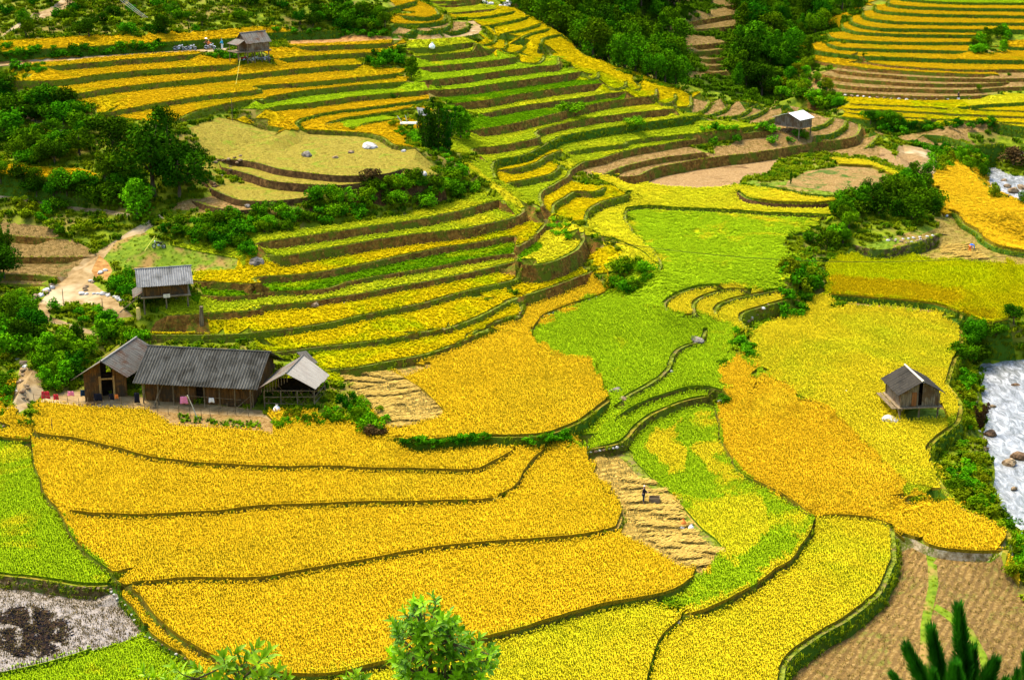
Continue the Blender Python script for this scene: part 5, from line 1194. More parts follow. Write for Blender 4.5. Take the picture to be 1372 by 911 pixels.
def plank_wall(name, a, b, z0, ztop, mat, parent, seed=1, w=.22, gap=None, t=.035):
    """upright planks from a to b (xy); ztop is a function of 0..1 along the wall; gap leaves a doorway"""
    rs = random.Random(seed); V = []; F = []; a, b = Vector(a), Vector(b); L = (b - a).length; d = (b - a) / L; n = Vector((d.y, -d.x)); s = 0
    ang = math.atan2(d.y, d.x); rot = Matrix.Rotation(ang, 3, 'Z')
    while s < L - .02:
        ww = min(w * rs.uniform(.7, 1.3), L - s); m_ = s + ww / 2; f = m_ / L
        if not (gap and gap[0] < f < gap[1]):
            zt = ztop(f) - rs.uniform(0, .03); p = a + d * m_ + n * rs.uniform(-.012, .018)
            box_vf(V, F, (p.x, p.y, (z0 + zt) / 2), (ww - .012, t, zt - z0), rot)
        s += ww
    return mesh_obj(name, V, F, mat, parent)
def posts(name, pts, z0, z1, r, parent, mat=POLE):
    for k, (x, y) in enumerate(pts):
        V = []; F = []; tube(V, F, [Vector((x, y, z0 - .15)), Vector((x + random.uniform(-.03, .03), y, (z0 + z1) / 2)), Vector((x, y, z1))], r, r * .9, 7); mesh_obj(name, V, F, mat, parent)
def hut(name, label, cat, r0, r1, zr, eave, ze, zf, zg, roofm, wallm, os_=.45, oe=.45, wave=.2, amp=.022, rows=2, stilts=(2, 2), gap=None, rim=True, ridge='cap', side2=None, walls='FBLR', hwl=None, hwr=None, zel=None, roof2=None, ragged=.0, deck=.35):
    """r0 near end and r1 far end of the ridge in the photo, eave = one photographed eave corner; metres follow from the heights"""
    A = at(*r0, zr); B_ = at(*r1, zr); E = at(*eave, ze); ax = (B_ - A); L = ax.length; ax.normalize(); nrm = Vector((-ax.y, ax.x, 0))
    hw = abs((E - A).dot(nrm)); hl = hwl or hw; hr = hwr or hw; mid = (A + B_) / 2
    root = empty(name, (mid.x, mid.y, zg), math.atan2(ax.y, ax.x), label=label, cat=cat)
    print('HUT', name, 'L %.1f hw %.1f' % (L, hw))
    h = L / 2; zr -= zg; ze -= zg; zf -= zg; zl = (zel - zg) if zel else ze
    V3 = Vector
    roof_sheet('roof', V3((-h, 0, zr)), V3((h, 0, zr)), V3((h, hl, zl)), V3((-h, hl, zl)), RF[roofm], root, wave, amp, rows=rows, ragged=ragged, seed=3)
    r2_ = roof_sheet('roof', V3((-h, 0, zr)), V3((h, 0, zr)), V3((h, -hr, ze)), V3((-h, -hr, ze)), RF[roof2 or roofm], root, wave, amp, rows=rows, ragged=ragged, seed=8)
    if ridge:
        V = []; F = []; tube(V, F, [V3((-h - .1, 0, zr + .06)), V3((0, 0, zr + .05)), V3((h + .1, 0, zr + .06))], .09 if ridge == 'cap' else .13, .09, 8); mesh_obj('ridge_cap', V, F, RF[roofm] if ridge == 'cap' else M_BAMB, r2_)
    wx = h - oe; wl = hl - os_; wr = hr - os_
    def slope(y): return (zr + (zl - zr) * y / hl if y > 0 else zr + (ze - zr) * -y / hr) - .07
    if 'F' in walls: plank_wall('wall', (-wx, -wr), (-wx, wl), zf, lambda f: slope(-wr + f * (wl + wr)), wallm, root, 1, gap=gap)
    if 'B' in walls: plank_wall('wall', (wx, wl), (wx, -wr), zf, lambda f: slope(wl - f * (wl + wr)), wallm, root, 2)
    if 'L' in walls: plank_wall('wall', (-wx, wl), (wx, wl), zf, lambda f: slope(wl), wallm, root, 3, gap=side2)
    if 'R' in walls: plank_wall('wall', (wx, -wr), (-wx, -wr), zf, lambda f: slope(-wr), wallm, root, 4, gap=side2)
    V = []; F = []; dk = deck if stilts else 0
    if stilts:
        box_vf(V, F, (0, (wl - wr) / 2, zf - .06), (2 * wx + dk * 2, wl + wr + dk * 2, .1)); fl = mesh_obj('floor', V, F, PLANK, root)
        V = []; F = []
        for y in (-wr, wl): box_vf(V, F, (0, y, zf - .19), (2 * wx + dk * 2.4, .12, .14))
        mesh_obj('floor_beam', V, F, POLE, fl)
        nx, ny = stilts; pts = [(-wx + 2 * wx * i / (nx - 1), -wr + (wl + wr) * j / (ny - 1)) for i in range(nx) for j in range(ny)]
        posts('stilt', pts, 0, zf - .1, .10, root)
    else:
        box_vf(V, F, (0, (wl - wr) / 2, zf / 2 - .2), (2 * wx + 1.0, wl + wr + 1.0, zf + .4)); mesh_obj('plinth', V, F, EARTH, root)
    posts('corner_post', [(-wx - .06, -wr - .06), (-wx - .06, wl + .06), (wx + .06, -wr - .06), (wx + .06, wl + .06)], zf, ze - .05, .07, root)
    V = []; F = []; box_vf(V, F, (0, (wl - wr) / 2, (zf + ze) / 2), (2 * wx - .5, wl + wr - .5, ze - zf - .1)); mesh_obj('interior_shade', V, F, DARKM, root)  # added black block paints the unlit inside behind the planks
    return root, h, hl, hr, wx, wl, wr, zr, ze, zf
M_BAMB = simple('pale_bamboo', (.36, .33, .24), (.52, .49, .38), 3)

# ---- riverside hut
g0 = ground(1232, 561).z
hr_ = hut('stilt_hut', 'dark roofed stilt hut standing in the yellow rice near the river', 'hut', (1237.2, 512), (1212.5, 489.3), 5.05, (1199.6, 526.9), 3.65, 2.25, .85, 'slate', WOODG, .55, .55, wave=.5, amp=.012, rows=3, stilts=(2, 3), gap=(.44, .56), ridge='pole', ragged=.05)
root, h, hl, hr, wx, wl, wr, zr, ze, zf = hr_
V = []; F = []; ym = -wr + (wl + wr) * .5; box_vf(V, F, (-wx - .05, ym + .62, (zf + ze) / 2 + .1), (.04, .5, ze - zf + .1)); mesh_obj('door', V, F, wood_mat('red_door_wood', (.10, .035, .012), (.24, .10, .035)), root)
V = []; F = []; beam(V, F, (-wx - 1.2, wl + .3, 0), (-wx, wl + .3, zf - .1), .08); mesh_obj('brace', V, F, POLE, root)
V = []; F = []; box_vf(V, F, (0, wl + .75, zf - .05), (2 * wx + .6, .5, .05)); mesh_obj('side_deck', V, F, POLE, root)
# ---- tin roofed hut
hr_ = hut('stilt_hut', 'stilt hut with a shining pale tin roof beside the cut terraces', 'hut', (1056.4, 152.1), (1076, 147.9), 12.0, (1072.1, 162.1), 11.05, 9.75, 7.3, 'tin', WOODG, .4, .45, wave=.3, amp=.01, rows=1, stilts=(2, 2), hwl=3.2, zel=11.0, ridge=None, deck=.2)
root, h, hl, hr, wx, wl, wr, zr, ze, zf = hr_
for k in (0, .5):
    V = []; F = []; beam(V, F, (-wx - .1, k - .3, zf - .1), (-wx - .5, k + 1.6, .4), .08); mesh_obj('brace', V, F, POLE, root)
# ---- upper stilt hut
hr_ = hut('stilt_hut', 'grey roofed stilt hut at the end of the dirt road with motorbikes under it', 'hut', (321.2, 45.3), (355.1, 42), 26.1, (330, 59.5), 24.6, 23.35, 21.35, 'board', WOODG, .4, .4, wave=.5, amp=.012, rows=2, stilts=(4, 2), ridge='cap', ragged=.04)
root, h, hl, hr, wx, wl, wr, zr, ze, zf = hr_
roof_sheet('porch_roof', Vector((-h + .1, 1.3, ze + .55)), Vector((-h + .1, -1.3, ze + .55)), Vector((-h - 1.5, -1.7, ze - .15)), Vector((-h - 1.5, 1.7, ze - .15)), RF['board'], root, .4, .01, rows=1)
posts('porch_post', [(-h - 1.2, -1.4), (-h - 1.2, 1.4)], 0, ze - .15, .07, root)
V = []; F = []; box_vf(V, F, (-h - .5, 0, zf - .06), (2.2, 3.0, .1)); mesh_obj('porch_floor', V, F, PLANK, root)
# ---- small stilt barn by the track
hr_ = hut('stilt_barn', 'small stilt barn with a light grey corrugated roof beside the clay track', 'barn', (181, 361.4), (255.6, 356.5), 10.35, (183.5, 385.6), 9.0, 7.75, 5.8, 'light', WOODD, .5, .7, wave=.26, amp=.05, rows=2, stilts=(3, 2), ridge='cap', hwl=2.6)
root, h, hl, hr, wx, wl, wr, zr, ze, zf = hr_
V = []; F = []; box_vf(V, F, (.1, -wr - .38, zf + .02), (.75, .05, .42)); mesh_obj('hanging_board', V, F, simple('pale_board', (.5, .42, .3), (.72, .64, .48), 3), root)
roof_sheet('lean_to', Vector((-wx - .1, 1.2, zf + .5)), Vector((-wx - .1, -wr - .1, zf + .5)), Vector((-wx - 1.2, -wr - .1, zf - .1)), Vector((-wx - 1.2, 1.2, zf - .1)), RF['board'], root, .2, .02)
V = []; F = []; beam(V, F, (-wx - 2.8, -wr, .3), (-wx - .2, -wr, zf + .3), .1); mesh_obj('leaning_pole', V, F, POLE, root)
V = []; F = []
for k in range(16): beam(V, F, (random.uniform(0, wx), random.uniform(-.8, .8), random.uniform(.1, 1.3)), (random.uniform(0, wx), random.uniform(-.8, .8), random.uniform(.1, 1.4)), .06)
tag(mesh_obj('firewood_heap', V, F, POLE), 'tangled heap of branches stored under the small stilt barn', 'firewood'); bpy.data.objects['firewood_heap'].location = root.location + Vector((.6, 0, 0)); bpy.data.objects['firewood_heap'].rotation_euler = root.rotation_euler

# ---- farmhouse: long main roof, wing with its gable to the viewer
hr_ = hut('farmhouse', 'long dark wooden farmhouse with a corrugated grey roof and a gabled left wing', 'farmhouse', (198, 463.8), (362, 472), 6.85, (168.4, 513), 4.4, 1.95, 1.65, 'fibro', WOODD, 1.0, .9, wave=.30, amp=.06, rows=3, stilts=None, ridge='cap', side2=(.46, .52))
root, h, hl, hr, wx, wl, wr, zr, ze, zf = hr_; FARM = root
Mi = Matrix.Translation(root.location) @ Matrix.Rotation(root.rotation_euler.z, 4, 'Z'); Mi = Mi.inverted()
def fl(u, v, z): return Mi @ at(u, v, z)
P0 = fl(135, 485, 6.6); P1 = fl(183, 452, 6.6); EL = fl(96, 509.5, 4.5); ER = fl(170, 506, 4.55); ax = (P1 - P0); ax2 = Vector((ax.x, ax.y, 0))
wr1 = roof_sheet('wing_roof', P0, P1, EL + ax2, EL, RF['board'], root, .45, .012, rows=3, ragged=.08, seed=2)
roof_sheet('wing_roof', P0, P1, ER + ax2, ER, RF['board'], root, .45, .012, rows=4, ragged=.1, seed=5)
V = []; F = []; tube(V, F, [P0 + Vector((0, 0, .06)), P1 + Vector((0, 0, .06))], .09, .09, 7); mesh_obj('ridge_cap', V, F, RF['pale'], wr1)
gl = P0.lerp(EL, .72) + ax.normalized() * .7; gr = P0.lerp(ER, .85) + ax.normalized() * .7; pk = P0 + ax.normalized() * .7; pkf = .72 * (EL - P0).length / (.72 * (EL - P0).length + .85 * (ER - P0).length)
gzf = lambda f: (gl.z + (pk.z - gl.z) * f / pkf if f < pkf else pk.z + (gr.z - pk.z) * (f - pkf) / (1 - pkf)) - .1
plank_wall('wing_wall', (gl.x, gl.y), (gr.x, gr.y), .25, gzf, WOODD, root, 11, gap=(.40, .68))
bk = ax2.normalized() * 5
plank_wall('wing_wall', (gl.x, gl.y), (gl.x + bk.x, gl.y + bk.y), .25, lambda f: gl.z - .1, WOODD, root, 12)
gap1, gap2 = Vector((gl.x, gl.y, 0)).lerp(Vector((gr.x, gr.y, 0)), .38), Vector((gl.x, gl.y, 0)).lerp(Vector((gr.x, gr.y, 0)), .70); dn = ax2.normalized()
V = []; F = []
for q in (gap1, gap2): beam(V, F, (q.x, q.y, 0), (q.x, q.y, 3.0), .2)
beam(V, F, (gap1.x, gap1.y, 2.7), (gap2.x, gap2.y, 2.7), .15)
mesh_obj('door_frame', V, F, wood_mat('ochre_wood', (.16, .09, .03), (.42, .26, .09)), root)
V = []; F = []; q = (gap1 + gap2) / 2 + dn * 1.2; box_vf(V, F, (q.x, q.y, 1.6), (2.6, .3, 2.8), Matrix.Rotation(math.atan2((gr - gl).y, (gr - gl).x), 3, 'Z')); mesh_obj('interior_shade', V, F, DARKM, root)  # added black block paints the shade behind the wing doorway
V = []; F = []; c = (gl + gr) / 2 + dn * 2; box_vf(V, F, (c.x, c.y, .1), ((gr - gl).length + 1.2, 5.5, .5), Matrix.Rotation(math.atan2((gr - gl).y, (gr - gl).x), 3, 'Z')); mesh_obj('plinth', V, F, EARTH, root)
posts('veranda_post', [(-wx + 2 * wx * i / 7, -hr + .35) for i in range(8)], 0, ze - .02, .08, root)
V = []; F = []
for (x0, x1) in ((-wx + 4.4, -wx + 5.3), (-wx + 6.6, -wx + 7.5)): box_vf(V, F, ((x0 + x1) / 2, -wr - .06, zf + 1.0), (x1 - x0, .06, 1.9))
mesh_obj('door', V, F, wood_mat('dark_door', (.05, .025, .01), (.16, .08, .03)), root)
V = []; F = []; beam(V, F, (-wx + 1.2, -hr - .8, -.1), (-wx + 1.9, -wr, 2.4), .12); beam(V, F, (-wx + 1.5, -hr - .7, -.1), (-wx + 1.5, -wr, 2.2), .1); beam(V, F, (-wx + 9.8, -hr - .5, .5), (-wx + 11.5, -wr, 1.9), .06)
mesh_obj('leaning_pole', V, F, POLE, root)
V = []; F = []; beam(V, F, (-wx + 4, -hr + .2, 1.65), (-wx + 10.5, -hr + .2, 1.5), .035); mesh_obj('rail', V, F, POLE, root)
# gable at the right end and the thatched link roof
# ---- shed on the right of the farmhouse: open pole frame under a pale board roof
A = at(383, 500.7, 6.0); B_ = at(406, 476.5, 6.0); sroot = empty('pole_shed', (A.x, A.y, 1.5), label='open pole shed with a pale board roof at the right end of the farmhouse', cat='shed')
def S_(u, v, z): return at(u, v, z) - Vector(sroot.location)
a, b2 = S_(383, 500.7, 6.0), S_(406, 476.5, 6.0); er, erb = S_(423, 522, 4.35), S_(441.4, 503, 4.4); el, elb = S_(345, 521.5, 4.35), S_(371, 497, 4.4)
rr_ = roof_sheet('roof', a, b2, erb, er, RF['pale'], sroot, .5, .012, rows=2, ragged=.06, seed=4); roof_sheet('roof', a, b2, elb, el, RF['board'], sroot, .45, .012, rows=2, ragged=.08, seed=6)
V = []; F = []; tube(V, F, [a + Vector((0, 0, .06)), b2 + Vector((0, 0, .06))], .08, .08, 7); mesh_obj('ridge_cap', V, F, RF['board'], rr_)
b3 = S_(411, 474, 5.3); roof_sheet('rear_roof', S_(397, 472, 5.4), S_(410, 470, 5.4), S_(426, 486, 4.3), S_(413, 489, 4.3), RF['board'], sroot, .4, .012)
ins = (b2 - a); ins.z = 0; ins.normalize(); d1 = el.lerp(a, .15) + ins * .6; d2 = er.lerp(a, .12) + ins * .6; ln = ins * 3.6
V4 = [d1, d1.lerp(d2, .33), d1.lerp(d2, .66), d2, d1 + ln, d2 + ln]
posts('post', [(q.x, q.y) for q in V4], 0, 2.5, .08, sroot)
V = []; F = []
for zz in (.6, 1.15, 1.8, 2.5): beam(V, F, (d1.x, d1.y, zz + .0), (d2.x, d2.y, zz + random.uniform(-.15, .1)), .07); beam(V, F, (d2.x, d2.y, zz), (d2.x + ln.x, d2.y + ln.y, zz), .07)
mesh_obj('rail', V, F, POLE, sroot)
V = []; F = []
for k in range(60):
    f = random.random(); q = d1.lerp(d2, f); z_ = random.uniform(.2, 2.6); beam(V, F, (q.x, q.y + random.uniform(0, .5), z_), (q.x + random.uniform(-.9, .9), q.y + random.uniform(-.2, .8), z_ + random.uniform(-.7, .9)), .035)
mesh_obj('stacked_branches', V, F, wood_mat('brown_sticks', (.04, .022, .01), (.22, .14, .06)), sroot)
V = []; F = []; c = (d1 + d2) / 2 + ln * .75; box_vf(V, F, (c.x, c.y, 1.6), ((d2 - d1).length * .8, .2, 2.6), Matrix.Rotation(math.atan2((d2 - d1).y, (d2 - d1).x), 3, 'Z')); mesh_obj('rear_wall', V, F, DARKM, sroot)  # back panel of the open frame in the near-black shade colour
V = []; F = []
for k in range(10): f = k / 9; q = a.lerp(el, f * .9) + ins * .3; beam(V, F, (q.x, q.y, q.z - .1), (q.x, q.y, max(2.4, q.z - 1.0)), .05)
mesh_obj('gable_sticks', V, F, POLE, sroot)
# ---- broken shelter next to the bamboo
p = ground(548, 175); sh = empty('broken_shelter', p, label='broken shelter with a plank platform and torn grey roof piece beside the bamboo', cat='shelter')
w_ = 250 / FPX
V = []; F = []; box_vf(V, F, (0, 0, 1.1), (22 * w_, 1.6, .1)); mesh_obj('platform', V, F, M_BAMB, sh)
posts('post', [(-1.1, -.6), (1.2, -.6), (1.2, .7), (-1.1, .7)], -.2, 1.1, .06, sh)
roof_sheet('roof', Vector((1.1, 1.2, 3.2)), Vector((2.6, 1.0, 3.0)), Vector((2.7, -.3, 2.2)), Vector((1.5, -.4, 2.3)), RF['light'], sh, .25, .02)
V = []; F = []; beam(V, F, (1.3, .6, 1.1), (1.5, .4, 2.9), .09); beam(V, F, (2.4, .6, 0), (2.4, .4, 2.8), .09); mesh_obj('roof_post', V, F, POLE, sh)
V = []; F = []; beam(V, F, (-.9, -.4, 1.15), (-1.7, -.2, 2.2), .1); beam(V, F, (-.2, -.4, 1.15), (-.5, -.2, 2.3), .07); mesh_obj('leaning_pole', V, F, M_BAMB, sh)

# ---- motorbikes
MP = {k: simple('paint_' + k, c, tuple(min(1, x * 1.3) for x in c), 5, rough=.35, bs=0) for k, c in dict(black=(.012, .012, .014), white=(.65, .66, .68), red=(.35, .02, .02), blue=(.04, .16, .45), silver=(.35, .36, .38), rubber=(.012, .012, .012)).items()}
def torus_vf(V, F, c, R_, r, n=20, m_=8):
    b0 = len(V)
    for i in range(n):
        a = i * 2 * math.pi / n
        for j in range(m_): bb = j * 2 * math.pi / m_; V.append((c[0] + (R_ + r * math.cos(bb)) * math.cos(a), c[1] + r * math.sin(bb), c[2] + (R_ + r * math.cos(bb)) * math.sin(a)))
    for i in range(n):
        for j in range(m_): F.append((b0 + i * m_ + j, b0 + ((i + 1) % n) * m_ + j, b0 + ((i + 1) % n) * m_ + (j + 1) % m_, b0 + i * m_ + (j + 1) % m_))
def motorbike(p, rz, body, label, group=None, s=1.0, lean=.12):
    r = empty('motorbike', p, rz, label=label, cat='motorbike', group=group); r.rotation_euler = (lean, 0, rz); r.scale = (s, s, s)
    for x in (-.62, .64):
        V = []; F = []; torus_vf(V, F, (x, 0, .29), .245, .05); w = mesh_obj('wheel', V, F, MP['rubber'], r)
        V = []; F = []; torus_vf(V, F, (x, 0, .29), .19, .018, 18, 6)
        for k in range(8): a = k * math.pi / 4; beam(V, F, (x, 0, .29), (x + .19 * math.cos(a), 0, .29 + .19 * math.sin(a)), .012)
        mesh_obj('rim', V, F, MP['silver'], w)
    V = []; F = []
    for q in ([(-.62, .07, .29), (-.25, .07, .42), (.1, .05, .35)], [(-.62, -.07, .29), (-.25, -.07, .42), (.1, -.05, .35)], [(.1, 0, .35), (.3, 0, .62), (.42, 0, .85)], [(-.5, .08, .68), (-.2, 0, .62), (.35, 0, .75)]): tube(V, F, [Vector(k) for k in q], .025, .022, 6)
    mesh_obj('frame', V, F, MP['black'], r)
    V = []; F = []; tube(V, F, [Vector((.64, .07, .29)), Vector((.5, .07, .6)), Vector((.42, .06, .88))], .022, .024, 6); tube(V, F, [Vector((.64, -.07, .29)), Vector((.5, -.07, .6)), Vector((.42, -.06, .88))], .022, .024, 6); mesh_obj('fork', V, F, MP['silver'], r)
    def blob(nm, c, sc, mt, sub=2):
        bm = bmesh.new(); bmesh.ops.create_icosphere(bm, subdivisions=sub, radius=1)
        for v in bm.verts: v.co = Vector((v.co.x * sc[0] + c[0], v.co.y * sc[1] + c[1], v.co.z * sc[2] + c[2]))
        me = bpy.data.meshes.new(nm); bm.to_mesh(me); bm.free(); me.materials.append(mt); me.polygons.foreach_set('use_smooth', [True] * len(me.polygons)); o = bpy.data.objects.new(nm, me); COL.objects.link(o); o.parent = r; return o
    blob('fuel_tank', (.14, 0, .74), (.27, .13, .13), body); blob('engine', (.02, 0, .40), (.20, .14, .16), MP['silver']); blob('headlight', (.53, 0, .86), (.08, .10, .10), MP['white']); blob('side_panel', (-.22, 0, .60), (.2, .12, .10), body)
    blob('seat', (-.34, 0, .76), (.38, .13, .06), MP['black'])
    V = []; F = []; tube(V, F, [Vector((.30, .34, .98)), Vector((.40, .12, 1.0)), Vector((.42, 0, .95)), Vector((.40, -.12, 1.0)), Vector((.30, -.34, .98))], .018, .018, 6); mesh_obj('handlebar', V, F, MP['black'], r)
    V = []; F = []; tube(V, F, [Vector((.1, -.13, .32)), Vector((-.3, -.15, .27)), Vector((-.8, -.15, .36))], .03, .045, 8); mesh_obj('exhaust', V, F, MP['silver'], r)
    V = []; F = []
    for x0, rr2 in ((.64, .33), (-.62, .34)):
        pts = [Vector((x0 + rr2 * math.cos(a), 0, .29 + rr2 * math.sin(a))) for a in np.linspace(.5, 2.5, 7)]
        for q0, q1 in zip(pts, pts[1:]): beam(V, F, q0, q1, .12, .012)
    mesh_obj('mudguard', V, F, body, r)
    return r
motorbike(ground(213, 333), 3.0, MP['black'], 'dark motorbike parked on the grass patch above the small stilt barn')
motorbike(ground(240, 68.5), .1, MP['silver'], 'silver grey motorbike, leftmost of the two parked on the road edge', s=1.1); motorbike(ground(255.5, 68.5), .25, MP['silver'], 'motorbike with grey panels, right one of the two parked on the road edge', s=1.1)
bike = motorbike(ground(281.5, 67), -.15, MP['white'], 'white motorbike with a rider beside the road before the upper stilt hut', s=1.1)
motorbike(at(327, 83.2, 21.36), .3, MP['red'], 'red motorbike under the left bay of the upper stilt hut'); motorbike(at(341, 83.0, 21.36), .2, MP['white'], 'white motorbike under the middle bay of the upper stilt hut'); motorbike(at(355, 82.6, 21.36), .1, MP['silver'], 'silver motorbike under the right bay of the upper stilt hut')

# ---- people
CL = {k: simple('cloth_' + k, c, tuple(min(1, x * 1.4) for x in c), 8, bs=.2, bd=.01) for k, c in dict(black=(.012, .012, .018), navy=(.012, .03, .06), blue=(.02, .14, .55), cyan=(.04, .33, .5), white=(.62, .60, .56), orange=(.55, .16, .03), brown=(.16, .07, .03), red=(.45, .03, .04), pink=(.7, .2, .3), skin=(.38, .20, .12), hair=(.01, .008, .007), yellow=(.7, .55, .1), straw=(.6, .42, .12)).items()}
def skin_mesh(name, verts, edges, radii, mat, parent, root_i=0, sub=2):
    me = bpy.data.meshes.new(name); me.from_pydata([tuple(v) for v in verts], edges, []); me.update(); me.materials.append(mat)
    o = bpy.data.objects.new(name, me); COL.objects.link(o); o.parent = parent
    sk = o.modifiers.new('skin', 'SKIN'); sk.use_smooth_shade = True
    for i, r in enumerate(radii):
        me.skin_vertices[0].data[i].radius = (r, r) if not isinstance(r, tuple) else r
        me.skin_vertices[0].data[i].use_root = (i == root_i)
    ss = o.modifiers.new('smooth', 'SUBSURF'); ss.levels = sub; ss.render_levels = sub
    return o
POSES = dict(
 stand=dict(pel=(0, 0, .86), ches=(.02, 0, 1.22), neck=(.03, 0, 1.38), head=(.06, 0, 1.52), kn=[(.04, .11, .47), (0, -.11, .47)], an=[(-.02, .12, .07), (0, -.12, .07)], toe=[(.14, .14, .03), (.16, -.14, .03)], sh=[(.02, .18, 1.32), (.02, -.18, 1.32)], el=[(.12, .24, 1.06), (.12, -.24, 1.06)], wr=[(.32, .12, .98), (.34, -.12, 1.0)]),
 bend=dict(pel=(0, 0, .82), ches=(.36, 0, .92), neck=(.50, 0, .86), head=(.60, 0, .76), kn=[(.06, .13, .44), (.04, -.13, .44)], an=[(-.02, .15, .07), (-.02, -.15, .07)], toe=[(.14, .17, .03), (.14, -.17, .03)], sh=[(.44, .17, .88), (.44, -.17, .88)], el=[(.50, .22, .58), (.50, -.22, .58)], wr=[(.56, .12, .32), (.58, -.12, .34)]),
 ride=dict(pel=(0, 0, .80), ches=(.06, 0, 1.14), neck=(.08, 0, 1.29), head=(.12, 0, 1.42), kn=[(.36, .17, .68), (.36, -.17, .68)], an=[(.24, .19, .26), (.24, -.19, .26)], toe=[(.42, .19, .24), (.42, -.19, .24)], sh=[(.06, .17, 1.22), (.06, -.17, 1.22)], el=[(.24, .22, 1.0), (.24, -.22, 1.0)], wr=[(.46, .2, .98), (.46, -.2, .98)]))
def person(p, rz, pose, top, legs, hat, label, s=1.0, hatkind='scarf'):
    q = {k: ([Vector(a) for a in v] if isinstance(v, list) else Vector(v)) for k, v in POSES[pose].items()}
    r = empty('person', p, rz, label=label, cat='person'); r.scale = (s, s, s)
    V = [q['pel'], (q['pel'] + q['ches']) / 2, q['ches'], q['neck'], q['head']]; E = [(0, 1), (1, 2), (2, 3), (3, 4)]; Rr = [.11, .105, .12, .05, .085]
    hd = (q['head'] - q['neck']).normalized(); V.append(q['head'] + hd * .09); E.append((4, 5)); Rr.append(.07)
    fw = Vector((1, 0, 0)) if pose != 'bend' else Vector((.4, 0, -.9)).normalized()
    V.append(q['head'] + fw * .105); E.append((4, 6)); Rr.append(.018)
    for k in (0, 1):
        sgn = 1 if k == 0 else -1; b0 = len(V); V += [q['pel'] + Vector((0, sgn * .1, -.06)), q['kn'][k], q['an'][k], q['toe'][k]]; E += [(0, b0), (b0, b0 + 1), (b0 + 1, b0 + 2), (b0 + 2, b0 + 3)]; Rr += [.085, .055, .035, .028]
        b0 = len(V); w = q['wr'][k]; d = (w - q['el'][k]).normalized(); V += [q['sh'][k], q['el'][k], w, w + d * .07]; E += [(2, b0), (b0, b0 + 1), (b0 + 1, b0 + 2), (b0 + 2, b0 + 3)]; Rr += [.055, .04, .026, .032]
        side = d.cross(Vector((0, 0, 1))).normalized() if abs(d.z) < .9 else Vector((0, 1, 0)); curl = Vector((0, 0, -1)) if abs(d.z) < .9 else Vector((1, 0, 0))
        for j, ln_ in enumerate((.055, .065, .06, .048)):
            o_ = side * (.024 - .016 * j); b1 = len(V); V += [w + d * (.09 + ln_ * .6) + o_, w + d * (.09 + ln_ * 1.1) + o_ + curl * .025]; E += [(b0 + 3, b1), (b1, b1 + 1)]; Rr += [.009, .008]
        b1 = len(V); V += [w + d * .05 + side * .045 * (1 if k else -1), w + d * .09 + side * .06 * (1 if k else -1)]; E += [(b0 + 2, b1), (b1, b1 + 1)]; Rr += [.012, .009]
    body = skin_mesh('body', V, E, Rr, CL['skin'], r)
    for sgn in (1, -1):
        pass
    V = [q['pel'] + Vector((0, 0, .02)), (q['pel'] + q['ches']) / 2, q['ches'], q['neck'] - (q['neck'] - q['ches']) * .35]; E = [(0, 1), (1, 2), (2, 3)]; Rr = [.145, .135, .15, .08]
    for k in (0, 1): b0 = len(V); V += [q['sh'][k], q['el'][k], q['el'][k].lerp(q['wr'][k], .8)]; E += [(2, b0), (b0, b0 + 1), (b0 + 1, b0 + 2)]; Rr += [.075, .06, .048]
    skin_mesh('jacket', V, E, Rr, CL[top], r, 1)
    V = [q['pel']]; E = []; Rr = [.14]
    for k in (0, 1): sgn = 1 if k == 0 else -1; b0 = len(V); V += [q['pel'] + Vector((0, sgn * .1, -.08)), q['kn'][k], q['kn'][k].lerp(q['an'][k], .85)]; E += [(0, b0), (b0, b0 + 1), (b0 + 1, b0 + 2)]; Rr += [.105, .078, .062]
    skin_mesh('trousers', V, E, Rr, CL[legs], r)
    V = []; F = []
    if hatkind == 'cone':
        n = 16; c = q['head'] + hd * .03
        for k in range(n): a = k * 2 * math.pi / n; V.append((c.x + .24 * math.cos(a), c.y + .24 * math.sin(a), c.z + .03))
        V += [(c.x, c.y, c.z + .2), (c.x, c.y, c.z + .02)]
        for k in range(n): F += [(k, (k + 1) % n, n), ((k + 1) % n, k, n + 1)]
        mesh_obj('hat', V, F, CL[hat], r)
    else: skin_mesh('headscarf' if hatkind == 'scarf' else 'hair', [q['head'] - fw * .02 + hd * .02, q['head'] - fw * .03 + hd * .1], [(0, 1)], [.105, .075], CL[hat], r)
    return r
pw = ground(862, 673.5)
person(pw, -.1, 'stand', 'black', 'navy', 'white', 'person in black with a white headscarf standing in the harvested strip beside a threshing box', 1.06)
person(ground(1299, 338), .5, 'bend', 'blue', 'orange', 'brown', 'person in a bright blue shirt bending over cut rice near the river', 1.15, 'hair')
person(ground(298, 67), 2.8, 'stand', 'cyan', 'white', 'cyan', 'person in a turquoise top and white trousers standing on the road', 1.08, 'scarf')
person(bike.location + Vector((-.25, 0, .02)), -.15, 'ride', 'orange', 'brown', 'straw', 'person in an orange jacket sitting on the white motorbike', 1.08, 'scarf')
person(ground(276.5, 66.5) + Vector((0, .6, 0)), 3.4, 'stand', 'brown', 'black', 'white', 'person in brown with a white hat standing behind the white motorbike', 1.08, 'cone')
person(ground(1284, 134.5), 2.5, 'stand', 'black', 'black', 'black', 'small dark figure at the foot of the right hill terraces', 1.0, 'hair')
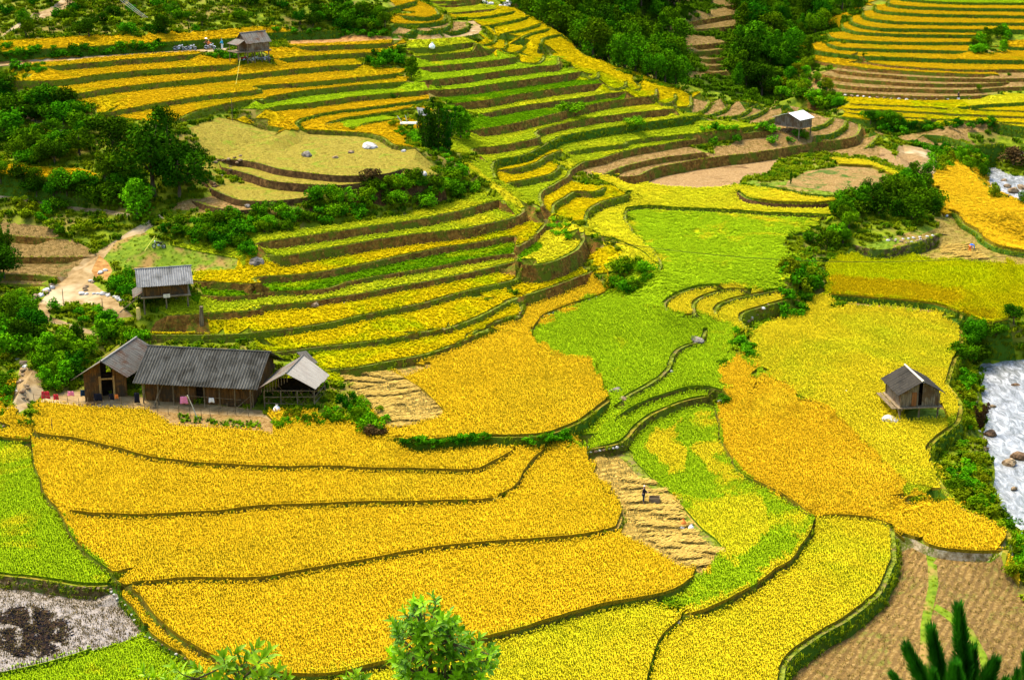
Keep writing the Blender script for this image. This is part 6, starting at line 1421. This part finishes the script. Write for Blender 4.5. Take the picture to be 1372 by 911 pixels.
# threshing box, sack, basket
bx = empty('threshing_box', (pw.x + 1.0, pw.y + .1, pw.z), -.1, label='wooden threshing box between the standing person and the bund', cat='box')
V = []; F = []
for (c, s_) in (((0, -.42, .42), (1.3, .04, .6)), ((0, .42, .42), (1.3, .04, .6)), ((-.63, 0, .42), (.04, .8, .6)), ((.63, 0, .42), (.04, .8, .6))): box_vf(V, F, c, s_)
mesh_obj('side_board', V, F, PLANK, bx); V = []; F = []; box_vf(V, F, (0, 0, .13), (1.22, .8, .05)); mesh_obj('bottom', V, F, PLANK, bx)
V = []; F = []; box_vf(V, F, (-.4, 0, .05), (.1, 1.0, .1)); box_vf(V, F, (.4, 0, .05), (.1, 1.0, .1)); mesh_obj('runner', V, F, PLANK, bx); bx.scale = (.75, .75, .75)
def sack(p, r, mat, label, tie=True):
    o = empty('sack', p, random.random(), label=label, cat='sack'); bm = bmesh.new(); bmesh.ops.create_icosphere(bm, subdivisions=3, radius=1)
    for v in bm.verts: k = 1 + .12 * noise.noise(v.co * 2); v.co = Vector((v.co.x * r * k * (1 - .25 * v.co.z), v.co.y * r * k * (1 - .25 * v.co.z), (v.co.z * .9 + .85) * r * 1.1))
    me = bpy.data.meshes.new('bag'); bm.to_mesh(me); bm.free(); me.materials.append(mat); me.polygons.foreach_set('use_smooth', [True] * len(me.polygons)); b = bpy.data.objects.new('bag', me); COL.objects.link(b); b.parent = o
    V = []; F = []; tube(V, F, [Vector((0, 0, r * 1.85)), Vector((.03, 0, r * 2.05)), Vector((.05, .02, r * 2.25))], r * .2, r * .38, 8); mesh_obj('tied_neck', V, F, mat, o); return o
sack(ground(915, 704), .30, CL['orange'], 'orange brown sack standing by the bund of the harvested strip'); sack(ground(926, 709.5), .24, CL['white'], 'white sack leaning on the bund next to the orange one')
sack(ground(576, 17 + 0) if False else ground(579, 66), .5, CL['white'], 'white sack lying on a green terrace below the road bend')
sack(ground(371, 553), .4, CL['white'], 'white sack hanging at the front of the pole shed')
# ---- fences, clothes, poles and lines around the farmhouse
fp = parse('i 180,385 300,400 420,425 500,430 580,415 700,440 830,450 940,450 1060,470 1150,450 1240,455 1372,470')
fe = empty('pole_fence', ground(fp[0][0], fp[0][1] - 1), label='thin stick fence between the farmhouse yard and the rice', cat='fence'); prev = None; VR = []; FR = []
o0 = Vector(fe.location)
for k in range(len(fp) - 1):
    for f in (0, .5):
        u = fp[k][0] * (1 - f) + fp[k + 1][0] * f; v = fp[k][1] * (1 - f) + fp[k + 1][1] * f; g_ = ground(u, v) - o0; hh = random.uniform(.9, 1.5)
        V = []; F = []; tube(V, F, [g_, g_ + Vector((random.uniform(-.12, .12), 0, hh))], .035, .025, 5); mesh_obj('post', V, F, POLE, fe)
        tp = g_ + Vector((0, 0, .8))
        if prev is not None: beam(VR, FR, prev, tp, .025)
        prev = tp
mesh_obj('rail', VR, FR, POLE, fe)
def cloth(u, v, w, h, mat, label, cat='garment'):
    g_ = ground(u, v + 7); n = 6; V = []; F = []
    for i in range(n + 1):
        for j in range(n + 1): x = (i / n - .5) * w * (1 + .25 * (j / n)); V.append((x, .06 * math.sin(i * 1.7 + j * .4) + .03 * j / n, -h * j / n - .05 * abs(i / n - .5)))
    for i in range(n):
        for j in range(n): a = i * (n + 1) + j; F.append((a, a + 1, a + n + 2, a + n + 1))
    o = mesh_obj('hanging_cloth', V, F, mat, smooth=True); o.location = g_ + Vector((0, -.06, 1.15)); s2 = o.modifiers.new('t', 'SOLIDIFY'); s2.thickness = .02; tag(o, label, cat)
for u, v, w, h_, c, lb in [(62, 531, .8, .8, 'red', 'red cloth hung at the left end of the fence'), (76, 535, .5, .6, 'red', 'smaller red cloth second on the fence'), (96, 531, .6, .5, 'pink', 'pink garment on the fence left of the farmhouse wing'), (112, 529, .5, .7, 'navy', 'dark blue garment heap on the fence before the wing'),
                           (132, 534, .8, .8, 'black', 'black garment on the fence before the wing door'), (150, 534, .5, .7, 'black', 'small black garment right of the wing door'), (157, 535, .35, .5, 'orange', 'orange garment on the fence right of the wing door'), (184, 533, .5, 1.1, 'black', 'long black garment at the leaning poles'),
                           (247, 538, .7, .8, 'pink', 'pink and pale garment on the middle of the fence'), (252, 537, .4, .9, 'yellow', 'yellow garment on the middle of the fence'), (284, 540, .5, .5, 'white', 'white garment right of the leaning stick')]: cloth(u, v, w, h_, CL[c], lb)
def lone_post(u, v, hpx, label, r=.05, tilt=(0, 0), mat=POLE):
    p = ground(u, v); hh = hpx * (p - CAM).length / FPX; V = []; F = []; tube(V, F, [Vector((0, 0, -.2)), Vector((tilt[0] * .5, tilt[1] * .5, hh / 2)), Vector((tilt[0], tilt[1], hh))], r, r * .8, 6); o = mesh_obj('wooden_post', V, F, mat); o.location = p; tag(o, label, 'post'); return o
lone_post(70.5, 581, 21, 'lone post on the boundary of the two plots below the farmhouse'); lone_post(265, 560, 32, 'pale leaning stick in front of the farmhouse', .06, (-.9, 0), M_BAMB); lone_post(85, 407, 20, 'thin post at the inner side of the track bend'); lone_post(137.5, 413, 13, 'thin post beside the white stones of the track')
lone_post(311.5, 163, 30, 'white tipped pole at the corner of the dry plateau carrying a cable'); lone_post(270, 434, 24, 'gnarled dead stump right of the small stilt barn', .28, (.1, 0)); lone_post(186, 426, 14, 'straw wrapped stake under the small stilt barn', .3, (0, 0), CL['straw'])
lone_post(547, 171, 20, 'thin pole on the golden strip below the tiny bush', .04)
def wire(p0, p1, sag, label, r=.035, mat=MP['black'], n=24):
    V = []; F = []; pts = [p0.lerp(p1, i / n) - Vector((0, 0, sag * 4 * (i / n) * (1 - i / n))) for i in range(n + 1)]; tube(V, F, pts, r, r, 5); tag(mesh_obj('cable', V, F, mat), label, 'cable')
wire(at(782, 318, 7.3), at(1480, 330, 10), 2.6, 'thin black cable sagging across the middle of the valley', .03)
YC = simple('yellow_cable', (.45, .40, .06), (.6, .55, .1), 4)
wire(at(322, 78, 23), at(311.5, 136, 17.6), .2, 'yellow cable from the upper stilt hut down to the plateau pole', .03, YC); wire(at(311.5, 136, 17.6), at(194, 336, 9.4), .9, 'yellow cable from the plateau pole down to the grass patch', .03, YC)
for k in range(3): wire(at(158 + k * 2.5, -2 - k, 33), at(192 + k * 3, 24, 29.5), .1, ['lowest', 'middle', 'highest'][k] + ' of the three parallel power lines at the top left', .05, simple('aluminium', (.3, .3, .28), (.5, .5, .46), 5))
# ---- cut straw laid out in rows
def straw_rows(poly, n, seed, label, ang):
    rs = random.Random(seed); q = np.array([(a[0], a[1]) for a in parse(poly)]); V = []; F = []; c = 0
    while c < n:
        u = rs.uniform(q[:, 0].min(), q[:, 0].max()); v = rs.uniform(q[:, 1].min(), q[:, 1].max())
        if not inpoly(u, v, q): continue
        p = ground(u, v); c += 1; v_ = noise.noise(Vector((p.x * .25, p.y * 1.15, seed)))
        if v_ < .04: continue
        for k in range(9):
            a = ang + rs.uniform(-.35, .35); L = rs.uniform(.35, .7); x = p.x + rs.uniform(-.25, .25); y = p.y + rs.uniform(-.12, .12); z = p.z + rs.uniform(.03, .24); d = Vector((math.cos(a) * L, math.sin(a) * L, rs.uniform(-.1, .1))); w = Vector((-math.sin(a), math.cos(a), 0)) * .035; b0 = len(V)
            V += [Vector((x, y, z)) - w, Vector((x, y, z)) + w, Vector((x, y, z)) + d + w, Vector((x, y, z)) + d - w]; F.append((b0, b0 + 1, b0 + 2, b0 + 3))
    tag(mesh_obj('cut_straw', V, F, simple('straw_stalks', (.26, .16, .020), (.50, .34, .075), 9, coord='world', bs=0)), label, 'straw', kind='stuff')
straw_rows('k 600,800 700,780 860,880 950,960 w 900,680 938,730 965,740 938,765 905,750 870,725 850,700 835,670', 2600, 3, 'cut rice stalks drying in rows around the standing person', .5)
straw_rows('j 440,255 700,228 780,265 900,345 985,440 960,480 760,535 700,525 560,350', 2600, 5, 'cut rice stalks in rows on the plot beside the farmhouse', .3)
straw_rows('h 930,430 1070,425 1180,500 1060,510 930,500', 500, 8, 'cut rice stalks beside the bending person', .3)
for u, v in [(1068, 212), (1075, 226), (1080, 200)]: pass
# vegetable plants before the farmhouse
V = []; F = []
for k in range(70):
    t = random.random(); u = 240 + t * 110; v = 561 + t * 11 + random.uniform(-5, 5); p = ground(u, v)
    for j in range(14):
        a = random.uniform(0, 6.28); L = random.uniform(.15, .32); up = random.uniform(.1, .35); d = Vector((math.cos(a) * L, math.sin(a) * L, up)); w = Vector((-math.sin(a), math.cos(a), 0)) * .07; b0 = len(V); V += [p, p + d * .6 + w, p + d, p + d * .6 - w]; F.append((b0, b0 + 1, b0 + 2, b0 + 3))
tag(mesh_obj('vegetable_patch', V, F, LM['bright']), 'rows of young green vegetables in the bed before the farmhouse', 'vegetables', kind='stuff')
# burnt straw in the flooded paddy
V = []; F = []
for k in range(2200):
    u = random.gauss(42, 26); v = random.gauss(845, 20)
    if u < -20 or v < 812 or v > 885 or ((u - 40) / 55) ** 2 + ((v - 846) / 34) ** 2 > 1 or noise.noise(Vector((u * .06, v * .09, 2))) < -.12: continue
    p = ground(u, v)
    for j in range(3):
        a = random.uniform(0, 6.28); L = random.uniform(.15, .45); d = Vector((math.cos(a) * L, math.sin(a) * L, random.uniform(0, .12))); w = Vector((-math.sin(a), math.cos(a), .3)) * .06; b0 = len(V); V += [p - w, p + w, p + d + w, p + d - w]; F.append((b0, b0 + 1, b0 + 2, b0 + 3))
tag(mesh_obj('burnt_straw', V, F, simple('charred_straw', (.004, .004, .006), (.055, .030, .016), 3, coord='world', bs=0, stops=(.45, .7))), 'blackened straw heap lying in the flooded paddy', 'burnt straw', kind='stuff')
# ------------------------------------------------------------------ plants on the near slope, close to the camera
def near(u, v, d):
    r = raydir(u, v); return CAM + r * (d / r.y)
def leaf_vf(V, F, UVc, p, d, up, L, w):
    """one pointed leaf, folded along its midrib and drooping to the tip"""
    s = d.cross(up).normalized(); n = s.cross(d).normalized(); b0 = len(V)
    prof = [(0, .08), (.25, .8), (.5, 1.0), (.75, .62), (1, .02)]
    for t, k in prof:
        c = p + d * (L * t) - n * (L * .22 * t * t); V += [c - s * w * k + n * w * .35 * k, c, c + s * w * k + n * w * .35 * k]
    for i in range(4):
        a = b0 + i * 3; F += [(a, a + 1, a + 4, a + 3), (a + 1, a + 2, a + 5, a + 4)]
def leafy(tips, base, name, label, d0, L0, mat, seed, nl=11):
    rs = random.Random(seed); root = empty(name, base, label=label, cat='tree'); V = []; F = []; SV = []; SF = []; b = Vector(base)
    P3 = [near(u, v, d0 + dd) - b for (u, v, dd) in tips]; c = sum(P3, Vector()) / len(P3); low = min(p.z for p in P3)
    hub = Vector((c.x, c.y, low - .35)); nodes = [c.lerp(P3[rs.randrange(len(P3))], .55) - Vector((0, 0, .12)) for _ in range(max(3, len(P3) // 9))]
    tube(SV, SF, [Vector((0, 0, -.2)), Vector((c.x * .3, c.y * .3, hub.z * .5)), hub], .05, .03, 7)
    for q in nodes: tube(SV, SF, [hub, hub.lerp(q, .5) + Vector((0, 0, .08)), q], .024, .013, 6)
    for p in P3:
        q = min(nodes, key=lambda k: (k - p).length + max(0, k.z - p.z) * 2); out = (p - c); out.z *= .4
        ax = (Vector((0, 0, .7)) + out.normalized() * .65 + Vector((rs.uniform(-.3, .3), rs.uniform(-.3, .3), 0))).normalized()
        tube(SV, SF, [q, q.lerp(p - ax * L0 * .9, .6), p - ax * L0 * .8, p], .011, .005, 5)
        for k in range(nl):
            a = k * 2.4 + rs.uniform(-.3, .3); e = k / nl; side = ax.orthogonal().normalized(); side.rotate(Matrix.Rotation(a, 3, ax)); d = (ax * (1.0 - 1.0 * e) + side * (.45 + .75 * e) + Vector((0, 0, .1))).normalized()
            leaf_vf(V, F, None, p - ax * (L0 * 1.1 * e), d, ax, L0 * rs.uniform(.7, 1.15) * (.75 + .35 * e), L0 * .17)
    mesh_obj('trunk', SV, SF, BARK, root); o = mesh_obj('crown', V, F, mat, root, smooth=True); return root
def near_leaf(name, lo, hi):
    m, nt, b = newmat(name); n = tex_noise(nt, 2.2, 3, .6, 'obj'); c = ramp(nt, n.outputs[0], [(.35, lo), (.62, hi)]).outputs[0]; nt.links.new(c, b.inputs['Base Color'])
    b.inputs['Roughness'].default_value = .5; b.inputs['Specular IOR Level'].default_value = .12
    t = nd(nt, 'ShaderNodeBsdfTranslucent'); nt.links.new(c, t.inputs[0]); ms = nd(nt, 'ShaderNodeMixShader'); ms.inputs[0].default_value = .3; nt.links.new(b.outputs[0], ms.inputs[1]); nt.links.new(t.outputs[0], ms.inputs[2]); nt.links.new(ms.outputs[0], nt.nodes['Material Output'].inputs[0]); return m
NL1 = near_leaf('sapling_leaves', (.02, .10, .001), (.27, .52, .003)); NL2 = near_leaf('twig_leaves', (.07, .18, .001), (.28, .45, .003))
rs = random.Random(5); tips = []
hull = parse('n 640,640 680,580 740,530 860,495 930,520 1000,610 1060,690 1150,720 1200,790 1190,900 1150,980 720,980 690,880 660,760')
hq = np.array(hull)
while len(tips) < 190:
    u = rs.uniform(515, 680); v = rs.uniform(798, 930)
    if inpoly(u, v, hq): tips.append((u, v, rs.uniform(-.55, .55)))
gx = near(600, 905, 21.5); leafy(tips, (gx.x, gx.y, gz(gx.x, gx.y)), 'sapling', 'bright leafy sapling rising into the bottom middle of the view', 21.5, .175, NL1, 3, 10)
for (cx, pts, lab) in [(270, [(190, 897), (205, 905), (232, 893), (222, 908), (262, 893), (280, 905), (300, 880), (318, 872), (330, 884), (345, 866), (352, 880), (335, 900), (362, 872), (308, 896), (290, 912), (250, 912), (320, 915), (350, 905), (370, 898), (240, 925), (300, 930), (345, 925), (385, 908)], 'spray of pointed light green leaves at the bottom left'),
                      (470, [(465, 908), (478, 903), (487, 909), (470, 918), (495, 920)], 'small tuft of light leaves at the bottom, left of the sapling')]:
    b = near(cx, 925, 15.5); leafy([(u, v, rs.uniform(-.2, .2)) for u, v in pts], (b.x, b.y, gz(b.x, b.y)), 'young_tree', lab, 15.5, .17, NL2, cx, 12)
# pine
PN = near_leaf('pine_needles', (.006, .06, .002), (.035, .20, .005)); PN2 = simple('pine_twig', (.05, .06, .012), (.14, .14, .03), 8)
b = near(1290, 960, 18); pb = Vector((b.x, b.y, gz(b.x, b.y))); pine = empty('pine_tree', pb, label='young pine with upright bushy shoots at the bottom right corner', cat='tree')
V = []; F = []; NV = []; NF = []
def shoot(u0, v0, u1, v1, n, nl, dd):
    a = near(u0, v0, 18 + dd) - pb; t = near(u1, v1, 18 + dd) - pb; ax = (t - a).normalized(); L = (t - a).length; tube(V, F, [a, a.lerp(t, .5), t], .022, .010, 6)
    for k in range(n):
        f = rs.random() ** .8; p = a.lerp(t, f); side = ax.orthogonal().normalized(); side.rotate(Matrix.Rotation(rs.uniform(0, 6.28), 3, ax)); sp = .85 - .45 * f + rs.uniform(-.15, .15); d = (ax + side * sp).normalized(); ln = nl * rs.uniform(.75, 1.1) * (1.1 - .25 * f); w = side.cross(ax).normalized() * .006; b0 = len(NV)
        NV.extend([p - w, p + w, p + d * ln * .7 + w * .8 + ax * .01, p + d * ln + ax * .03]); NF.append((b0, b0 + 1, b0 + 2, b0 + 3))
for s_ in [(1292, 925, 1284, 822, 2600, .23, 0), (1262, 925, 1248, 850, 1800, .22, .2), (1245, 930, 1217, 873, 1600, .21, -.2), (1300, 925, 1302, 876, 1400, .20, .3), (1312, 930, 1330, 892, 1400, .20, -.1), (1280, 940, 1279, 900, 1600, .22, -.4), (1225, 945, 1198, 908, 600, .16, .1), (1375, 940, 1374, 882, 800, .17, 0), (1352, 950, 1362, 905, 600, .16, .3), (1330, 950, 1345, 915, 500, .15, 0), (1255, 945, 1250, 905, 700, .16, -.3)]: shoot(*s_)
tube(V, F, [Vector((0, 0, 0)), Vector((.05, 0, (near(1290, 930, 18) - pb).z * .5)), near(1290, 925, 18) - pb], .06, .03, 8)
for u0, v0 in [(1262, 925), (1245, 930), (1312, 930), (1225, 945), (1375, 940), (1352, 950), (1330, 950), (1255, 945), (1300, 925)]: e = near(u0, v0, 18) - pb; tube(V, F, [Vector((.02, 0, e.z * .6)), Vector((e.x * .7, e.y * .7, e.z * .85)), e], .03, .02, 6)
mesh_obj('trunk', V, F, PN2, pine); mesh_obj('needles', NV, NF, PN, pine)
